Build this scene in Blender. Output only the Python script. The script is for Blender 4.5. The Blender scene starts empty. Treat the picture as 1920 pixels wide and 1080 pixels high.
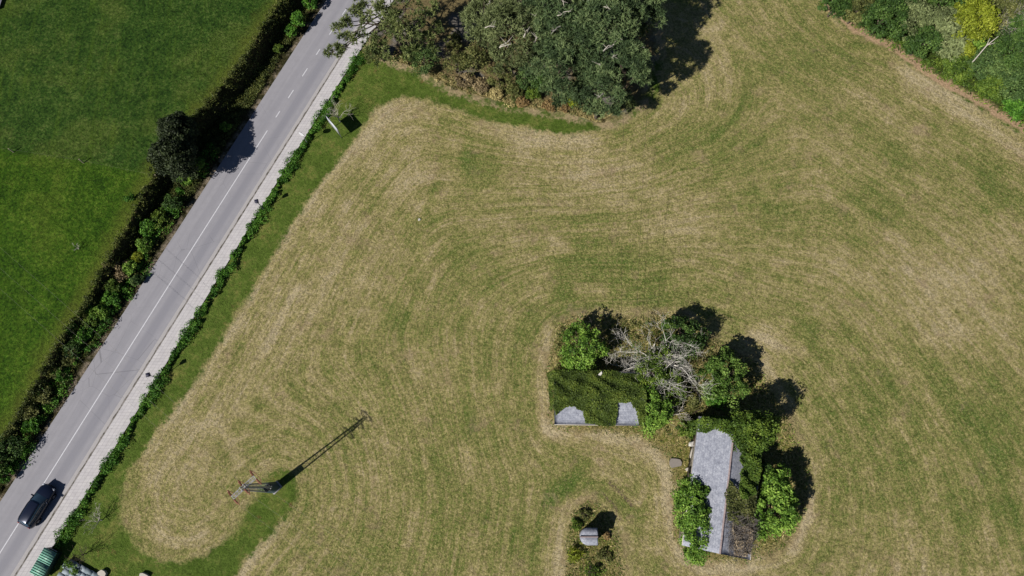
import bpy, math, random
import numpy as np
from mathutils import Vector, Matrix

# ------------------------------------------------------------------ camera, world, sun
H = 78.0
TH = math.atan(375/1280.0)
CT, ST = math.cos(TH), math.sin(TH)
S = bpy.context.scene
COL = S.collection
cam_d = bpy.data.cameras.new("camera"); cam = bpy.data.objects.new("camera", cam_d); COL.objects.link(cam)
cam.location = (0, 0, H); cam.rotation_euler = (TH, 0, 0)
cam_d.sensor_width = 36; cam_d.lens = 24.0; cam_d.clip_end = 5000; cam_d.clip_start = 0.5
S.camera = cam

def P(px, py, h=0.0):
    cx = (px-960)/1280.0; cy = -(py-540)/1280.0
    y = cy*CT+ST; z = cy*ST-CT
    t = (H-h)/(-z)
    return (cx*t, y*t)

b0 = P(517, 914); b1 = P(672, 794)
SHD = Vector((b1[0]-b0[0], b1[1]-b0[1])); SHL = SHD.length; SHD.normalize()
TOWER_H = H*(1-443/503.0)
ELEV = math.atan2(TOWER_H, SHL)
AZ = math.atan2(-SHD.x, -SHD.y)       # compass angle of the sun (from +Y towards +X)
print("tower", TOWER_H, "shadow", SHL, "elev", math.degrees(ELEV), "az", math.degrees(AZ))
sd = bpy.data.lights.new("sun", 'SUN'); sun = bpy.data.objects.new("sun", sd); COL.objects.link(sun)
sd.energy = 5.0; sd.angle = math.radians(0.5); sd.color = (1.0, 0.955, 0.89)
to_sun = Vector((-SHD.x*math.cos(ELEV), -SHD.y*math.cos(ELEV), math.sin(ELEV)))
sun.rotation_euler = to_sun.to_track_quat('Z', 'Y').to_euler()
sun.location = (0, 0, 60)
W = bpy.data.worlds.new("World"); S.world = W; W.use_nodes = True
nt = W.node_tree; nt.nodes.clear()
sky = nt.nodes.new('ShaderNodeTexSky'); sky.sky_type = 'NISHITA'; sky.sun_disc = False
sky.sun_elevation = ELEV; sky.sun_rotation = AZ
sky.air_density = 0.55; sky.dust_density = 0.1; sky.ozone_density = 1.0
bg = nt.nodes.new('ShaderNodeBackground'); bg.inputs[1].default_value = 0.05
wo = nt.nodes.new('ShaderNodeOutputWorld')
nt.links.new(sky.outputs[0], bg.inputs[0]); nt.links.new(bg.outputs[0], wo.inputs[0])
S.view_settings.view_transform = 'Standard'; S.view_settings.look = 'None'
S.view_settings.gamma = 1; S.view_settings.use_curve_mapping = False
S.view_settings.exposure = 0.6
S.render.engine = 'CYCLES'
S.cycles.max_bounces = 4; S.cycles.diffuse_bounces = 2; S.cycles.glossy_bounces = 2
S.cycles.transmission_bounces = 3; S.cycles.transparent_max_bounces = 4

K = 1.75
def C(r, g, b, k=1.0):
    def f(v):
        v /= 255.0
        return (v/12.92 if v <= 0.04045 else ((v+0.055)/1.055)**2.4)/K*k
    return (f(r), f(g), f(b), 1.0)

# ------------------------------------------------------------------ helpers
rng = np.random.default_rng(7); random.seed(7)

def tag(o, label=None, cat=None, group=None, kind=None):
    if label: o['label'] = label
    if cat: o['category'] = cat
    if group: o['group'] = group
    if kind: o['kind'] = kind
    return o

def empty(name, loc, label, cat, group=None, rz=0.0):
    o = bpy.data.objects.new(name, None); COL.objects.link(o)
    o.location = loc; o.rotation_euler = (0, 0, rz); o.empty_display_size = 0.3
    return tag(o, label, cat, group)

class MB:
    """collects polygons; build() links them as one mesh object"""
    def __init__(s): s.V = []; s.n = 0; s.F = []; s.R = []; s.U = []
    def add(s, verts, faces, rnd=None):
        verts = np.asarray(verts, float).reshape(-1, 3); faces = np.asarray(faces, int)
        s.V.append(verts); s.F.append(faces+s.n); s.n += len(verts)
        s.R.append(np.full(len(faces), 0.5) if rnd is None else (np.full(len(faces), rnd) if np.isscalar(rnd) else np.asarray(rnd, float)))
    def box(s, c, size, rz=0.0, tilt=None, taper=1.0, rnd=0.5):
        x, y, z = [v/2 for v in size]
        v = np.array([[-x,-y,-z],[x,-y,-z],[x,y,-z],[-x,y,-z],[-x*taper,-y*taper,z],[x*taper,-y*taper,z],[x*taper,y*taper,z],[-x*taper,y*taper,z]])
        m = Matrix.Rotation(rz, 3, 'Z')
        if tilt: m = m @ Matrix.Rotation(tilt[1], 3, 'Y') @ Matrix.Rotation(tilt[0], 3, 'X')
        v = v @ np.array(m).T + np.array(c)
        s.add(v, [[0,3,2,1],[4,5,6,7],[0,1,5,4],[1,2,6,5],[2,3,7,6],[3,0,4,7]], rnd)
    def tube(s, pts, rad, sides=6, cap=True, rnd=0.5):
        pts = [Vector(p) for p in pts]; rings = []
        if np.isscalar(rad): rad = [rad]*len(pts)
        for i, p in enumerate(pts):
            d = (pts[min(i+1, len(pts)-1)]-pts[max(i-1, 0)])
            d = d.normalized() if d.length > 1e-9 else Vector((0,0,1))
            a = d.orthogonal().normalized(); b = d.cross(a)
            for k in range(sides):
                t = 2*math.pi*k/sides
                q = p+(a*math.cos(t)+b*math.sin(t))*rad[i]
                rings.append((q.x, q.y, q.z))
        F = []
        for i in range(len(pts)-1):
            for k in range(sides):
                k2 = (k+1) % sides
                F.append([i*sides+k, i*sides+k2, (i+1)*sides+k2, (i+1)*sides+k])
        s.add(rings, F, rnd)
        if cap and sides == 4: 
            s.add(rings[:4], [[3,2,1,0]], rnd); s.add(rings[-4:], [[0,1,2,3]], rnd)
    def build(s, name, mat, parent=None, smooth=False, loc=(0,0,0)):
        V = np.concatenate(s.V) - np.array(loc)
        me = bpy.data.meshes.new(name)
        tot = [f.shape[1] for f in s.F for _ in range(len(f))]
        idx = np.concatenate([f.ravel() for f in s.F])
        me.vertices.add(len(V)); me.vertices.foreach_set('co', V.ravel())
        me.loops.add(len(idx)); me.loops.foreach_set('vertex_index', idx)
        me.polygons.add(len(tot)); ls = np.concatenate([[0], np.cumsum(tot)[:-1]])
        me.polygons.foreach_set('loop_start', ls.astype(int))
        me.polygons.foreach_set('loop_total', np.array(tot, int))
        me.update(calc_edges=True)
        a = me.attributes.new('rnd', 'FLOAT', 'FACE'); a.data.foreach_set('value', np.concatenate(s.R))
        if smooth: me.polygons.foreach_set('use_smooth', np.ones(len(tot), bool))
        me.materials.append(mat); me.validate()
        o = bpy.data.objects.new(name, me); COL.objects.link(o)
        if parent:
            o.parent = parent
            if loc == (0,0,0):
                # geometry given in world coordinates: express it in the parent's frame
                M = (Matrix.Translation(parent.location) @ parent.rotation_euler.to_matrix().to_4x4()).inverted()
                me.transform(M) if not getattr(s, 'local', False) else None
        else: o.location = loc
        return o

class MBL(MB):
    """same, geometry already in the parent's local frame"""
    local = True

# ------------------------------------------------------------------ node helper
class N:
    def __init__(s, name, rough=0.9):
        s.m = bpy.data.materials.new(name); s.m.use_nodes = True; s.t = s.m.node_tree
        s.bsdf = s.t.nodes['Principled BSDF']; s.bsdf.inputs['Roughness'].default_value = rough
        s.bsdf.inputs['Specular IOR Level'].default_value = 0.25
        s._pos = None
    def n(s, typ, **k):
        q = s.t.nodes.new(typ)
        for a, v in k.items(): setattr(q, a, v)
        return q
    def lk(s, v, inp):
        if isinstance(v, bpy.types.NodeSocket): s.t.links.new(v, inp)
        else:
            try: inp.default_value = v
            except Exception: inp.default_value = v[:3] if isinstance(v, (tuple, list)) else (v, v, v)
    def pos(s):
        if s._pos is None: s._pos = s.n('ShaderNodeNewGeometry').outputs['Position']
        return s._pos
    def obj(s): return s.n('ShaderNodeTexCoord').outputs['Object']
    def attr(s, name, out='Fac'):
        q = s.n('ShaderNodeAttribute'); q.attribute_name = name; return q.outputs[out]
    def noise(s, scale, detail=3, rough=0.6, vec=None, stretch=None, w=0, dist=0):
        q = s.n('ShaderNodeTexNoise'); q.inputs['Scale'].default_value = scale
        q.inputs['Detail'].default_value = detail; q.inputs['Roughness'].default_value = rough
        q.inputs['Distortion'].default_value = dist
        v = vec if vec is not None else s.pos()
        if stretch or w:
            mp = s.n('ShaderNodeMapping'); s.lk(v, mp.inputs[0])
            if stretch: mp.inputs['Scale'].default_value = stretch
            mp.inputs['Location'].default_value = (w, w*1.7, w*.3); v = mp.outputs[0]
        s.lk(v, q.inputs['Vector']); return q.outputs['Fac']
    def math(s, op, a, b=0.0, c=0.0, clamp=False):
        q = s.n('ShaderNodeMath', operation=op); q.use_clamp = clamp
        s.lk(a, q.inputs[0]); s.lk(b, q.inputs[1]); s.lk(c, q.inputs[2]); return q.outputs[0]
    def ss(s, v, lo, hi):
        q = s.n('ShaderNodeMapRange'); q.interpolation_type = 'SMOOTHSTEP'
        s.lk(v, q.inputs[0]); q.inputs[1].default_value = lo; q.inputs[2].default_value = hi
        return q.outputs[0]
    def mix(s, f, a, b, mode='MIX'):
        q = s.n('ShaderNodeMix', data_type='RGBA', blend_type=mode)
        s.lk(f, q.inputs[0]); s.lk(a, q.inputs[6]); s.lk(b, q.inputs[7]); return q.outputs[2]
    def scale(s, col, f):
        q = s.n('ShaderNodeVectorMath', operation='SCALE'); s.lk(col, q.inputs[0]); s.lk(f, q.inputs['Scale']); return q.outputs[0]
    def ramp(s, f, stops):
        q = s.n('ShaderNodeValToRGB'); s.lk(f, q.inputs[0]); e = q.color_ramp.elements
        while len(e) < len(stops): e.new(0.5)
        for i, (p, c) in enumerate(stops): e[i].position = p; e[i].color = c
        return q.outputs[0]
    def bump(s, h, strength=0.5, dist=0.1):
        q = s.n('ShaderNodeBump'); q.inputs['Strength'].default_value = strength; q.inputs['Distance'].default_value = dist
        s.lk(h, q.inputs['Height']); s.t.links.new(q.outputs[0], s.bsdf.inputs['Normal'])
    def out(s, col): s.lk(col, s.bsdf.inputs['Base Color']); return s.m

def leaf_mat(name, dark, mid, lite, k=1.5, trans=0.25):
    m = N(name, 0.65)
    dark, mid, lite = [tuple(min(v*q*t, .62) for v, t in zip(c[:3], (1.30, 1.27, 1.06)))+(1.0,) for c, q in ((dark, k*.8), (mid, k), (lite, k*1.1))]
    r = m.attr('rnd'); nz = m.noise(0.55, 2, 0.5)
    f = m.math('ADD', m.math('MULTIPLY', r, 0.75), m.math('MULTIPLY', nz, 0.5), clamp=False)
    f = m.math('SUBTRACT', f, 0.12, clamp=True)
    col = m.ramp(f, [(0.1, dark), (0.5, mid), (0.95, lite)])
    m.out(col)
    if trans:
        tr = m.n('ShaderNodeBsdfTranslucent'); m.lk(col, tr.inputs[0])
        mx = m.n('ShaderNodeMixShader'); mx.inputs[0].default_value = trans
        o = m.t.nodes['Material Output']
        m.t.links.new(m.bsdf.outputs[0], mx.inputs[1]); m.t.links.new(tr.outputs[0], mx.inputs[2])
        m.t.links.new(mx.outputs[0], o.inputs[0])
    return m.m

def plain(name, col, rough=0.7, metal=0.0, amp=0.25, sc=6.0, bump=0.0, spec=None):
    m = N(name, rough); m.bsdf.inputs['Metallic'].default_value = metal
    if spec is not None: m.bsdf.inputs['Specular IOR Level'].default_value = spec
    nz = m.noise(sc, 4, 0.65, vec=m.obj())
    m.out(m.scale(col, m.math('ADD', 1-amp/2, m.math('MULTIPLY', m.math('SUBTRACT', nz, 0.25), amp))))
    if bump: m.bump(nz, bump, 0.05)
    return m.m

# ------------------------------------------------------------------ plan of the place (traced on the ground, in metres)
def poly(pts, h=0.0): return np.array([P(x, y, h) for x, y in pts])
def hb_px(py): return float(np.interp(py, [0, 400, 650, 850], [3.0, 2.3, 1.7, 1.1]))
FIELD = poly([(755,178),(700,205),(665,260),(600,340),(540,430),(480,530),(400,660),(330,760),(270,840),(237,885),(225,930),(228,980),(250,1025),(290,1050),(340,1060),(390,1048),(425,1015),(455,975),(478,935),(492,900),(520,880),(548,893),(556,925),(540,965),(500,1010),(455,1055),(435,1090),(420,1300),(2400,1300),(2400,560),(1920,250),(1850,208),(1750,150),(1680,100),(1600,60),(1545,10),(1500,-60),(1480,-120),(1240,-120),(1230,0),(1240,100),(1230,190),(1160,232),(1120,242),(1070,250),(1010,245),(950,232),(900,220),(850,198),(800,184)])
OUTER = poly([(1230,190),(1160,232),(1120,242),(1070,250),(1010,245),(950,232),(900,220),(850,198),(800,184),(755,178),(700,205),(665,260),(600,340),(540,430),(480,530),(400,660),(330,760),(270,840),(237,885),(225,930),(228,980),(250,1025),(290,1050),(340,1060),(390,1048),(425,1015),(455,975),(478,935),(492,900),(520,880),(548,893),(556,925),(540,965),(500,1010),(455,1055),(435,1090),(400,1300)])
OUTER2 = poly([(2400,560),(1920,250),(1850,208),(1750,150),(1680,100),(1600,60),(1545,10),(1500,-60)])
ISLE = poly([(1040,610),(1075,590),(1130,588),(1200,596),(1270,586),(1330,630),(1420,680),(1480,790),(1518,880),(1512,960),(1470,1030),(1390,1058),(1300,1052),(1258,1005),(1264,930),(1252,860),(1200,822),(1100,812),(1032,806),(1022,700)])
HUTI = poly([(1062,1010),(1072,960),(1105,935),(1140,955),(1160,1010),(1172,1090),(1180,1200),(1050,1200),(1060,1080)])
GROVE = poly([(735,118),(790,138),(850,172),(900,187),(960,202),(1060,217),(1120,237),(1160,232),(1210,190),(1240,100),(1230,0),(1240,-160),(690,-160),(700,10),(690,60),(690,95)])
HROW = poly([(1500,-60),(1545,5),(1600,55),(1680,95),(1750,145),(1850,202),(1920,245),(2400,550),(2400,-160),(1450,-160)])
BANKPX = [(575,-70),(530,0),(498,40),(463,104),(438,137),(400,180),(350,235),(300,310),(268,365),(235,430),(195,500),(160,570),(100,657),(53,747),(17,813),(-25,870),(-80,950)]
BANK = np.array([P(x, y, hb_px(y)) for x, y in BANKPX])
BH = np.array([hb_px(y) for x, y in BANKPX])
FENCE = [(-40,262),(22,283),(152,301),(286,326),(330,340)]
FENCEW = np.array([P(x, y, 2.6) for x, y in FENCE])

def curve(pts, deg=3):
    w = np.array([P(x, y) for x, y in pts])
    return np.poly1d(np.polyfit(w[:, 1], w[:, 0], deg))
xL = curve([(613,0),(579,52),(531,120),(488,193),(447,255),(402,325),(380,360),(313,463),(280,513),(220,600),(143,720),(100,787),(67,843),(27,900),(0,940)])
xC = curve([(646,22),(622,58),(597,96),(572,135),(546,175),(521,213),(503,243),(428,360),(310,545),(200,720),(75,917),(0,1037)])
xD = curve([(690,27),(632,120),(569,220),(510,314),(430,438),(307,640),(272,693),(257,720),(173,843),(100,967),(37,1070)])
xS = curve([(718,28),(660,120),(610,198),(573,250),(542,300),(496,377),(463,440),(413,513),(363,593),(290,717),(193,873),(133,967),(107,1013)])

def segdist(X, Y, A, closed=False):
    D = np.full(X.shape, 1e9); n = len(A); last = n if closed else n-1
    side = np.zeros(X.shape)
    for i in range(last):
        a = A[i]; b = A[(i+1) % n]; d = b-a; L2 = d@d
        if L2 < 1e-9: continue
        t = np.clip(((X-a[0])*d[0]+(Y-a[1])*d[1])/L2, 0, 1)
        dx = X-(a[0]+t*d[0]); dy = Y-(a[1]+t*d[1]); q = np.hypot(dx, dy)
        cr = d[0]*(Y-a[1])-d[1]*(X-a[0])
        m = q < D-1e-9; D[m] = q[m]; side[m] = np.sign(cr)[m]
    return D, side
def inside(X, Y, A):
    c = np.zeros(X.shape, bool); n = len(A)
    for i in range(n):
        x0, y0 = A[i]; x1, y1 = A[(i+1) % n]
        if y0 == y1: continue
        c ^= ((y0 > Y) != (y1 > Y)) & (X < (x1-x0)*(Y-y0)/(y1-y0)+x0)
    return c
def sdist(X, Y, A):
    D, _ = segdist(X, Y, A, True); return np.where(inside(X, Y, A), D, -D)

def bank_s(X, Y):
    D, side = segdist(X, Y, BANK)
    return D*np.where(side > 0, -1, 1)      # + on the meadow side (polyline runs downwards)
_o = np.argsort(BANK[:, 1])
def ground_z(X, Y):
    X = np.asarray(X, float); Y = np.asarray(Y, float); sh = X.shape
    Xa = np.atleast_1d(X); Ya = np.atleast_1d(Y)
    s = bank_s(Xa, Ya); hb = np.interp(Ya, BANK[_o, 1], BH[_o])
    t = np.clip((s+0.95)/0.95, 0, 1); z = hb*t*t*(3-2*t)
    z += 0.12*np.sin(Xa*0.23+1)*np.sin(Ya*0.31)*np.clip((s-1)/6, 0, 1)
    return z.reshape(sh) if sh else float(z[0])
# orientation check: a point far left must be on the meadow side
_s = bank_s(np.array([-60.0]), np.array([30.0]))[0]
if _s < 0:
    _b = bank_s
    def bank_s(X, Y): return -_b(X, Y)

# ------------------------------------------------------------------ ground grid, split by what covers it
STEP = 0.32
gx = np.arange(-100, 100.01, STEP); gy = np.arange(-34, 92.01, STEP)
X, Y = np.meshgrid(gx, gy); nx, ny = len(gx), len(gy)
s_bank = bank_s(X, Y)
a_field = sdist(X, Y, FIELD)
a_isle = np.maximum(sdist(X, Y, ISLE), sdist(X, Y, HUTI))
a_grove = sdist(X, Y, GROVE); a_hrow = sdist(X, Y, HROW)
D1, _ = segdist(X, Y, OUTER); D2, _ = segdist(X, Y, OUTER2); Do = np.minimum(D1, D2)
Di = np.maximum(-a_isle, 0.0)
mow = 46*Do/(Do+Di*0.9+2.0)
for _ in range(60):
    mp_ = np.pad(mow, 1, mode='edge'); mow = (mp_[1:-1, 1:-1]*2+mp_[:-2, 1:-1]+mp_[2:, 1:-1]+mp_[1:-1, :-2]+mp_[1:-1, 2:])/6
fd, fs = segdist(X, Y, FENCEW); 
mead = np.where(Y > np.interp(X, FENCEW[:, 0], FENCEW[:, 1]), 1, -1)*fd
roadL = xL(Y); roadR = xS(Y)
onroad = (X > roadL-0.1) & (X < roadR-0.15)
Z = ground_z(X, Y)
Z += np.where(a_field > 0, 0.05*np.sin(X*.11)*np.cos(Y*.09), 0)
Z = np.where(onroad & (s_bank < -0.9), -0.06, Z)
worn = np.zeros(X.shape)
for pts_, w_, a_ in [([(1262,955),(1272,1040),(1330,1062),(1400,1062)], .8, .9), ([(1488,1030),(1512,975),(1518,930)], .6, .9), ([(1035,806),(1100,810),(1180,820),(1230,845),(1250,880),(1256,940)], .9, 1.1),
        ([(1048,1090),(1050,1000),(1068,955),(1100,935)], .9, 1.1), ([(1028,620),(1020,720),(1030,800)], 1.1, 1.0), ([(1410,622),(1500,662)], .9, .9), ([(1120,592),(1220,584),(1290,594)], .9, .7),
        ([(745,188),(600,352),(488,540),(405,668),(335,768),(275,850)], .8, .5), ([(900,240),(1010,256),(1110,262)], 1.2, .5), ([(455,870),(400,780),(340,830),(290,900)], .7, .5), ([(1700,130),(1800,200),(1920,290)], 1.6, .6),
        ([(560,540),(500,640),(440,760)], .7, .5), ([(680,420),(620,520),(560,640)], .6, .4), ([(1040,455),(1060,462)], .9, .9), ([(1090,545),(1130,548)], 1.0, .8), ([(380,1000),(330,1020),(290,990)], .6, .5), ([(530,980),(470,1060),(440,1110)], .8, .6),
        ([(1075,900),(1040,920),(1030,940)], .8, -.8), ([(875,280),(870,330)], .6, -.6), ([(820,330),(800,400)], .6, -.5)]:
    dd_, _ = segdist(X, Y, poly(pts_)); worn += .72*a_*np.exp(-(dd_/w_)**2)
soilm = np.zeros(X.shape)
for pts_, w_ in [([(1142,905),(1165,925),(1185,948)], .34), ([(1134,930),(1152,948),(1162,976)], .30), ([(1085,985),(1078,1010)], .3), ([(1452,641),(1495,662)], .2)]:
    dd_, _ = segdist(X, Y, poly(pts_)); soilm = np.maximum(soilm, np.exp(-(dd_/w_)**2))
# green / dry drift of the field, read off the place (px, py, radius px, amount)
DRIFT = [(905,295,60,.9),(1010,305,60,.5),(1090,480,90,.75),(880,480,50,.6),(820,540,60,.4),(640,650,50,.5),(760,620,60,.4),(1200,520,90,.7),(1100,570,60,.5),
 (1330,290,90,.45),(1420,230,120,.45),(1500,120,120,.4),(1700,320,130,.45),(1640,420,80,.4),(1850,330,90,.5),(1450,420,90,.4),(1650,760,120,.6),(1830,790,90,.7),(1700,920,120,.4),(1860,900,90,.7),
 (1000,700,70,.3),(900,800,120,.35),(1080,920,60,.9),(1000,980,60,.5),(760,900,70,.3),(560,960,50,.3),(1180,900,40,.5),(700,1040,70,.4),(860,1000,70,.3),(1240,250,50,.5),(1500,640,60,.5),(1360,600,50,.6),(1230,580,60,.7),(620,800,60,.3),(1000,620,50,.5),(950,520,60,.4),(440,800,60,.15),
 (1000,270,90,-.6),(1100,300,70,-.5),(560,560,80,-.35),(500,640,60,-.4),(380,770,60,-.45),(300,860,60,-.4),(340,980,80,-.3),(700,300,80,-.35),(650,420,80,-.3),(780,350,60,-.3),(1800,600,110,-.45),(1550,300,80,-.35),(1750,480,100,-.3),(1560,850,70,-.3),(1780,860,60,-.5),(1450,640,40,-.5),(1120,380,100,-.3),(1280,400,80,-.35),(660,900,60,-.3),(1000,860,60,-.3),(1230,950,30,-.6),(1180,850,60,-.4),(740,200,50,-.3),(1740,240,90,-.3),(1860,470,90,-.4)]
drift = np.zeros(X.shape)
for px, py, r, a in DRIFT:
    c = P(px, py); rr = r/15.0
    drift += a*np.exp(-((X-c[0])**2+(Y-c[1])**2)/(2*(rr*.62)**2))

def cell(A): return (A[:-1, :-1]+A[1:, 1:]+A[1:, :-1]+A[:-1, 1:])/4
cf, ci, cg, ch, cs = cell(a_field), cell(a_isle), cell(a_grove), cell(a_hrow), cell(s_bank)
cX, cY = cell(X), cell(Y)
kind = np.full(cf.shape, 1)                       # 1 verge
kind[cf > 0] = 2                                  # field
kind[(ci > 0)] = 3                                # rough ground round the ruins
kind[(cg > 0)] = 4                                # grove floor
kind[(ch > 0)] = 5
kind[(cs > 0)] = 6                                # meadow
kind[(cs <= 0) & (cX < xL(cY))] = 7               # bank
idx = np.arange(nx*ny).reshape(ny, nx)
quads = np.stack([idx[:-1, :-1], idx[:-1, 1:], idx[1:, 1:], idx[1:, :-1]], -1)

g = N("ground_cover", 0.95); g.bsdf.inputs['Specular IOR Level'].default_value = 0.08
n_f1 = g.noise(6.0, 5, 0.8)                       # fine grain
n_f2 = g.noise(2.6, 4, 0.7, w=7)
n_m = g.noise(0.55, 4, 0.62, w=3)
n_l = g.noise(0.13, 3, 0.55, w=11)
mw = g.attr('mow')
cmb = g.n('ShaderNodeCombineXYZ'); g.lk(mw, cmb.inputs[0])
sep = g.n('ShaderNodeSeparateXYZ'); g.lk(g.pos(), sep.inputs[0])
g.lk(g.math('MULTIPLY', sep.outputs[0], 0.065), cmb.inputs[1]); g.lk(g.math('MULTIPLY', sep.outputs[1], 0.065), cmb.inputs[2])
n_st = g.noise(0.85, 4, 0.65, vec=cmb.outputs[0])   # swaths left by the mower
n_st2 = g.noise(4.0, 2, 0.6, vec=cmb.outputs[0], w=5)
# hay field
wet = g.math('ADD', g.math('MULTIPLY', n_st, 1.05), g.math('MULTIPLY', n_m, 0.95))
wet = g.math('ADD', wet, g.math('MULTIPLY', n_st2, 0.78))
wet = g.math('ADD', wet, g.math('MULTIPLY', n_f2, 1.0))
wet = g.math('ADD', wet, g.math('MULTIPLY', g.attr('drift'), 0.36))
wet = g.math('ADD', wet, g.math('MULTIPLY', n_f1, 1.0))
wet = g.math('ADD', wet, g.math('MULTIPLY', n_l, 0.5))
wet = g.math('SUBTRACT', wet, g.math('MULTIPLY', g.attr('worn'), g.math('MULTIPLY', n_m, 1.5)))
wet = g.ss(wet, 1.93, 3.38)
hay = g.ramp(wet, [(0.0, C(194,178,146)), (0.3, C(170,156,112)), (0.52, C(146,140,88)), (0.75, C(118,124,66)), (1.0, C(84,108,46))])
gr = g.noise(9.0, 4, 0.85, w=21)
gr2 = g.noise(3.6, 3, 0.7, w=31)
grain = g.math('ADD', g.math('MULTIPLY', g.ss(gr, 0.36, 0.64), 0.65), g.math('MULTIPLY', g.ss(gr2, 0.38, 0.60), 0.45))
spk = g.ss(g.noise(5.0, 3, 0.8, w=61), 0.36, 0.64)
hay = g.mix(g.math('MULTIPLY', g.ss(spk, 0.62, 0.95), 0.4), hay, C(192,178,120))
hay = g.mix(g.math('MULTIPLY', g.ss(spk, 0.30, 0.05), 0.45), hay, C(104,112,52))
hay = g.scale(hay, g.math('ADD', 0.52, g.math('MULTIPLY', grain, 1.0)))
pink = g.ss(g.noise(0.35, 4, 0.7, w=17), 0.56, 0.72)
hay = g.mix(g.math('MULTIPLY', pink, 0.45), hay, g.scale(C(160,136,112), g.math('ADD', 0.6, g.math('MULTIPLY', grain, 0.8))))
hay = g.mix(g.ss(g.math('ADD', g.attr('soilm'), g.math('MULTIPLY', g.math('SUBTRACT', n_f1, 0.5), 2.4)), 0.55, 1.1), hay, C(112,96,80))
# verge
vr = g.ramp(g.math('ADD', g.math('MULTIPLY', n_m, 0.6), g.math('MULTIPLY', n_f2, 0.4)), [(0.30, C(66,88,26)), (0.5, C(90,110,44)), (0.66, C(128,128,68))])
vr = g.scale(vr, g.math('ADD', 0.70, g.math('MULTIPLY', grain, 0.75)))
vr = g.mix(g.ss(g.noise(0.8, 4, 0.7, w=41), 0.62, 0.74), vr, g.scale(C(120,104,62), g.math('ADD', 0.6, g.math('MULTIPLY', grain, 0.7))))
ef = g.math('ADD', g.attr('a_field'), g.math('MULTIPLY', g.math('SUBTRACT', n_f2, 0.5), 2.2))
ef = g.math('ADD', ef, g.math('MULTIPLY', g.math('SUBTRACT', n_m, 0.5), 2.6))
col = g.mix(g.ss(ef, -0.35, 0.45), vr, hay)
# pale dry rim where the mower stops
# rough ground
rg = g.ramp(g.math('ADD', g.math('MULTIPLY', n_m, 0.55), g.math('MULTIPLY', n_f2, 0.45)), [(0.3, C(84,92,40)), (0.45, C(130,126,66)), (0.58, C(164,150,100)), (0.75, C(186,166,124))])
rg = g.scale(rg, g.math('ADD', 0.5, g.math('MULTIPLY', grain, 0.95)))
ei = g.math('ADD', g.attr('a_isle'), g.math('ADD', g.math('MULTIPLY', g.math('SUBTRACT', n_m, 0.5), 4.5), g.math('MULTIPLY', g.math('SUBTRACT', n_f2, 0.5), 2.0)))
col = g.mix(g.ss(ei, -0.5, 0.9), col, rg)
band = g.math('MULTIPLY', g.ss(ei, -1.1, -0.1), g.math('SUBTRACT', 1.0, g.ss(ei, 0.1, 1.3)))
tan = g.scale(C(166,146,114), g.math('ADD', 0.6, g.math('MULTIPLY', grain, 0.75)))
col = g.mix(g.math('MULTIPLY', band, g.math('MULTIPLY', g.ss(n_m, 0.46, 0.60), 0.5)), col, tan)
# grove floor: needle litter and a gravel track
gl = g.mix(g.ss(g.noise(0.22, 3, 0.6, w=51), 0.50, 0.60), C(132,118,82), C(130,124,116))
gl = g.scale(gl, g.math('ADD', 0.6, g.math('MULTIPLY', grain, 0.6)))
eg = g.math('ADD', g.math('ADD', g.attr('a_grove'), 0.15), g.math('MULTIPLY', g.math('SUBTRACT', n_f2, 0.5), 2.6))
col = g.mix(g.ss(eg, 0.1, 1.4), col, gl)
bandg = g.math('MULTIPLY', g.ss(eg, -0.7, 0.0), g.math('SUBTRACT', 1.0, g.ss(eg, 0.4, 1.2)))
col = g.mix(g.math('MULTIPLY', bandg, g.ss(n_m, 0.36, 0.56)), col, g.scale(C(176,158,122), g.math('ADD', 0.55, g.math('MULTIPLY', grain, 0.8))))
eh = g.math('ADD', g.attr('a_hrow'), g.math('MULTIPLY', g.math('SUBTRACT', n_m, 0.5), 1.6))
col = g.mix(g.ss(eh, 0.5, 1.3), col, g.scale(C(70,84,36), g.math('ADD', 0.5, g.math('MULTIPLY', grain, 0.9))))
bandh = g.math('MULTIPLY', g.ss(eh, -0.75, -0.1), g.math('SUBTRACT', 1.0, g.ss(eh, 0.5, 1.4)))
col = g.mix(g.math('MULTIPLY', bandh, 0.85), col, g.scale(C(202,168,138), g.math('ADD', 0.65, g.math('MULTIPLY', grain, 0.6))))
# meadows left of the road
nm2 = g.math('ADD', g.math('MULTIPLY', n_m, 0.35), g.math('MULTIPLY', n_f2, 0.65))
nm2 = g.math('ADD', nm2, g.math('MULTIPLY', g.math('SUBTRACT', n_l, 0.5), 0.25))
up = g.ramp(nm2, [(0.34, C(24,46,14)), (0.44, C(42,68,20)), (0.52, C(56,82,28)), (0.64, C(86,104,48))])
lo = g.ramp(nm2, [(0.34, C(34,58,10)), (0.44, C(50,80,14)), (0.53, C(66,94,22)), (0.65, C(92,114,38))])
em = g.math('ADD', g.attr('mead'), g.math('MULTIPLY', g.math('SUBTRACT', n_f2, 0.5), 3.5))
md = g.mix(g.ss(em, -0.4, 0.5), lo, up)
md = g.mix(g.math('MULTIPLY', g.math('SUBTRACT', 1.0, g.ss(g.math('ADD', g.attr('s_bank'), g.math('MULTIPLY', g.math('SUBTRACT', n_m, .5), 3.0)), 0.3, 2.6)), 0.75), md, C(88,96,36))
rot = g.n('ShaderNodeMapping'); g.lk(g.pos(), rot.inputs[0]); rot.inputs['Rotation'].default_value = (0, 0, math.radians(35)); rot.inputs['Scale'].default_value = (1.0, 0.07, 1.0)
strk = g.noise(1.1, 3, 0.6, vec=rot.outputs[0])
md = g.mix(g.math('MULTIPLY', g.ss(strk, 0.50, 0.68), 0.28), md, C(80,104,28))
md = g.mix(g.math('MULTIPLY', g.ss(n_l, 0.52, 0.66), 0.18), md, C(90,96,36))
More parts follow.
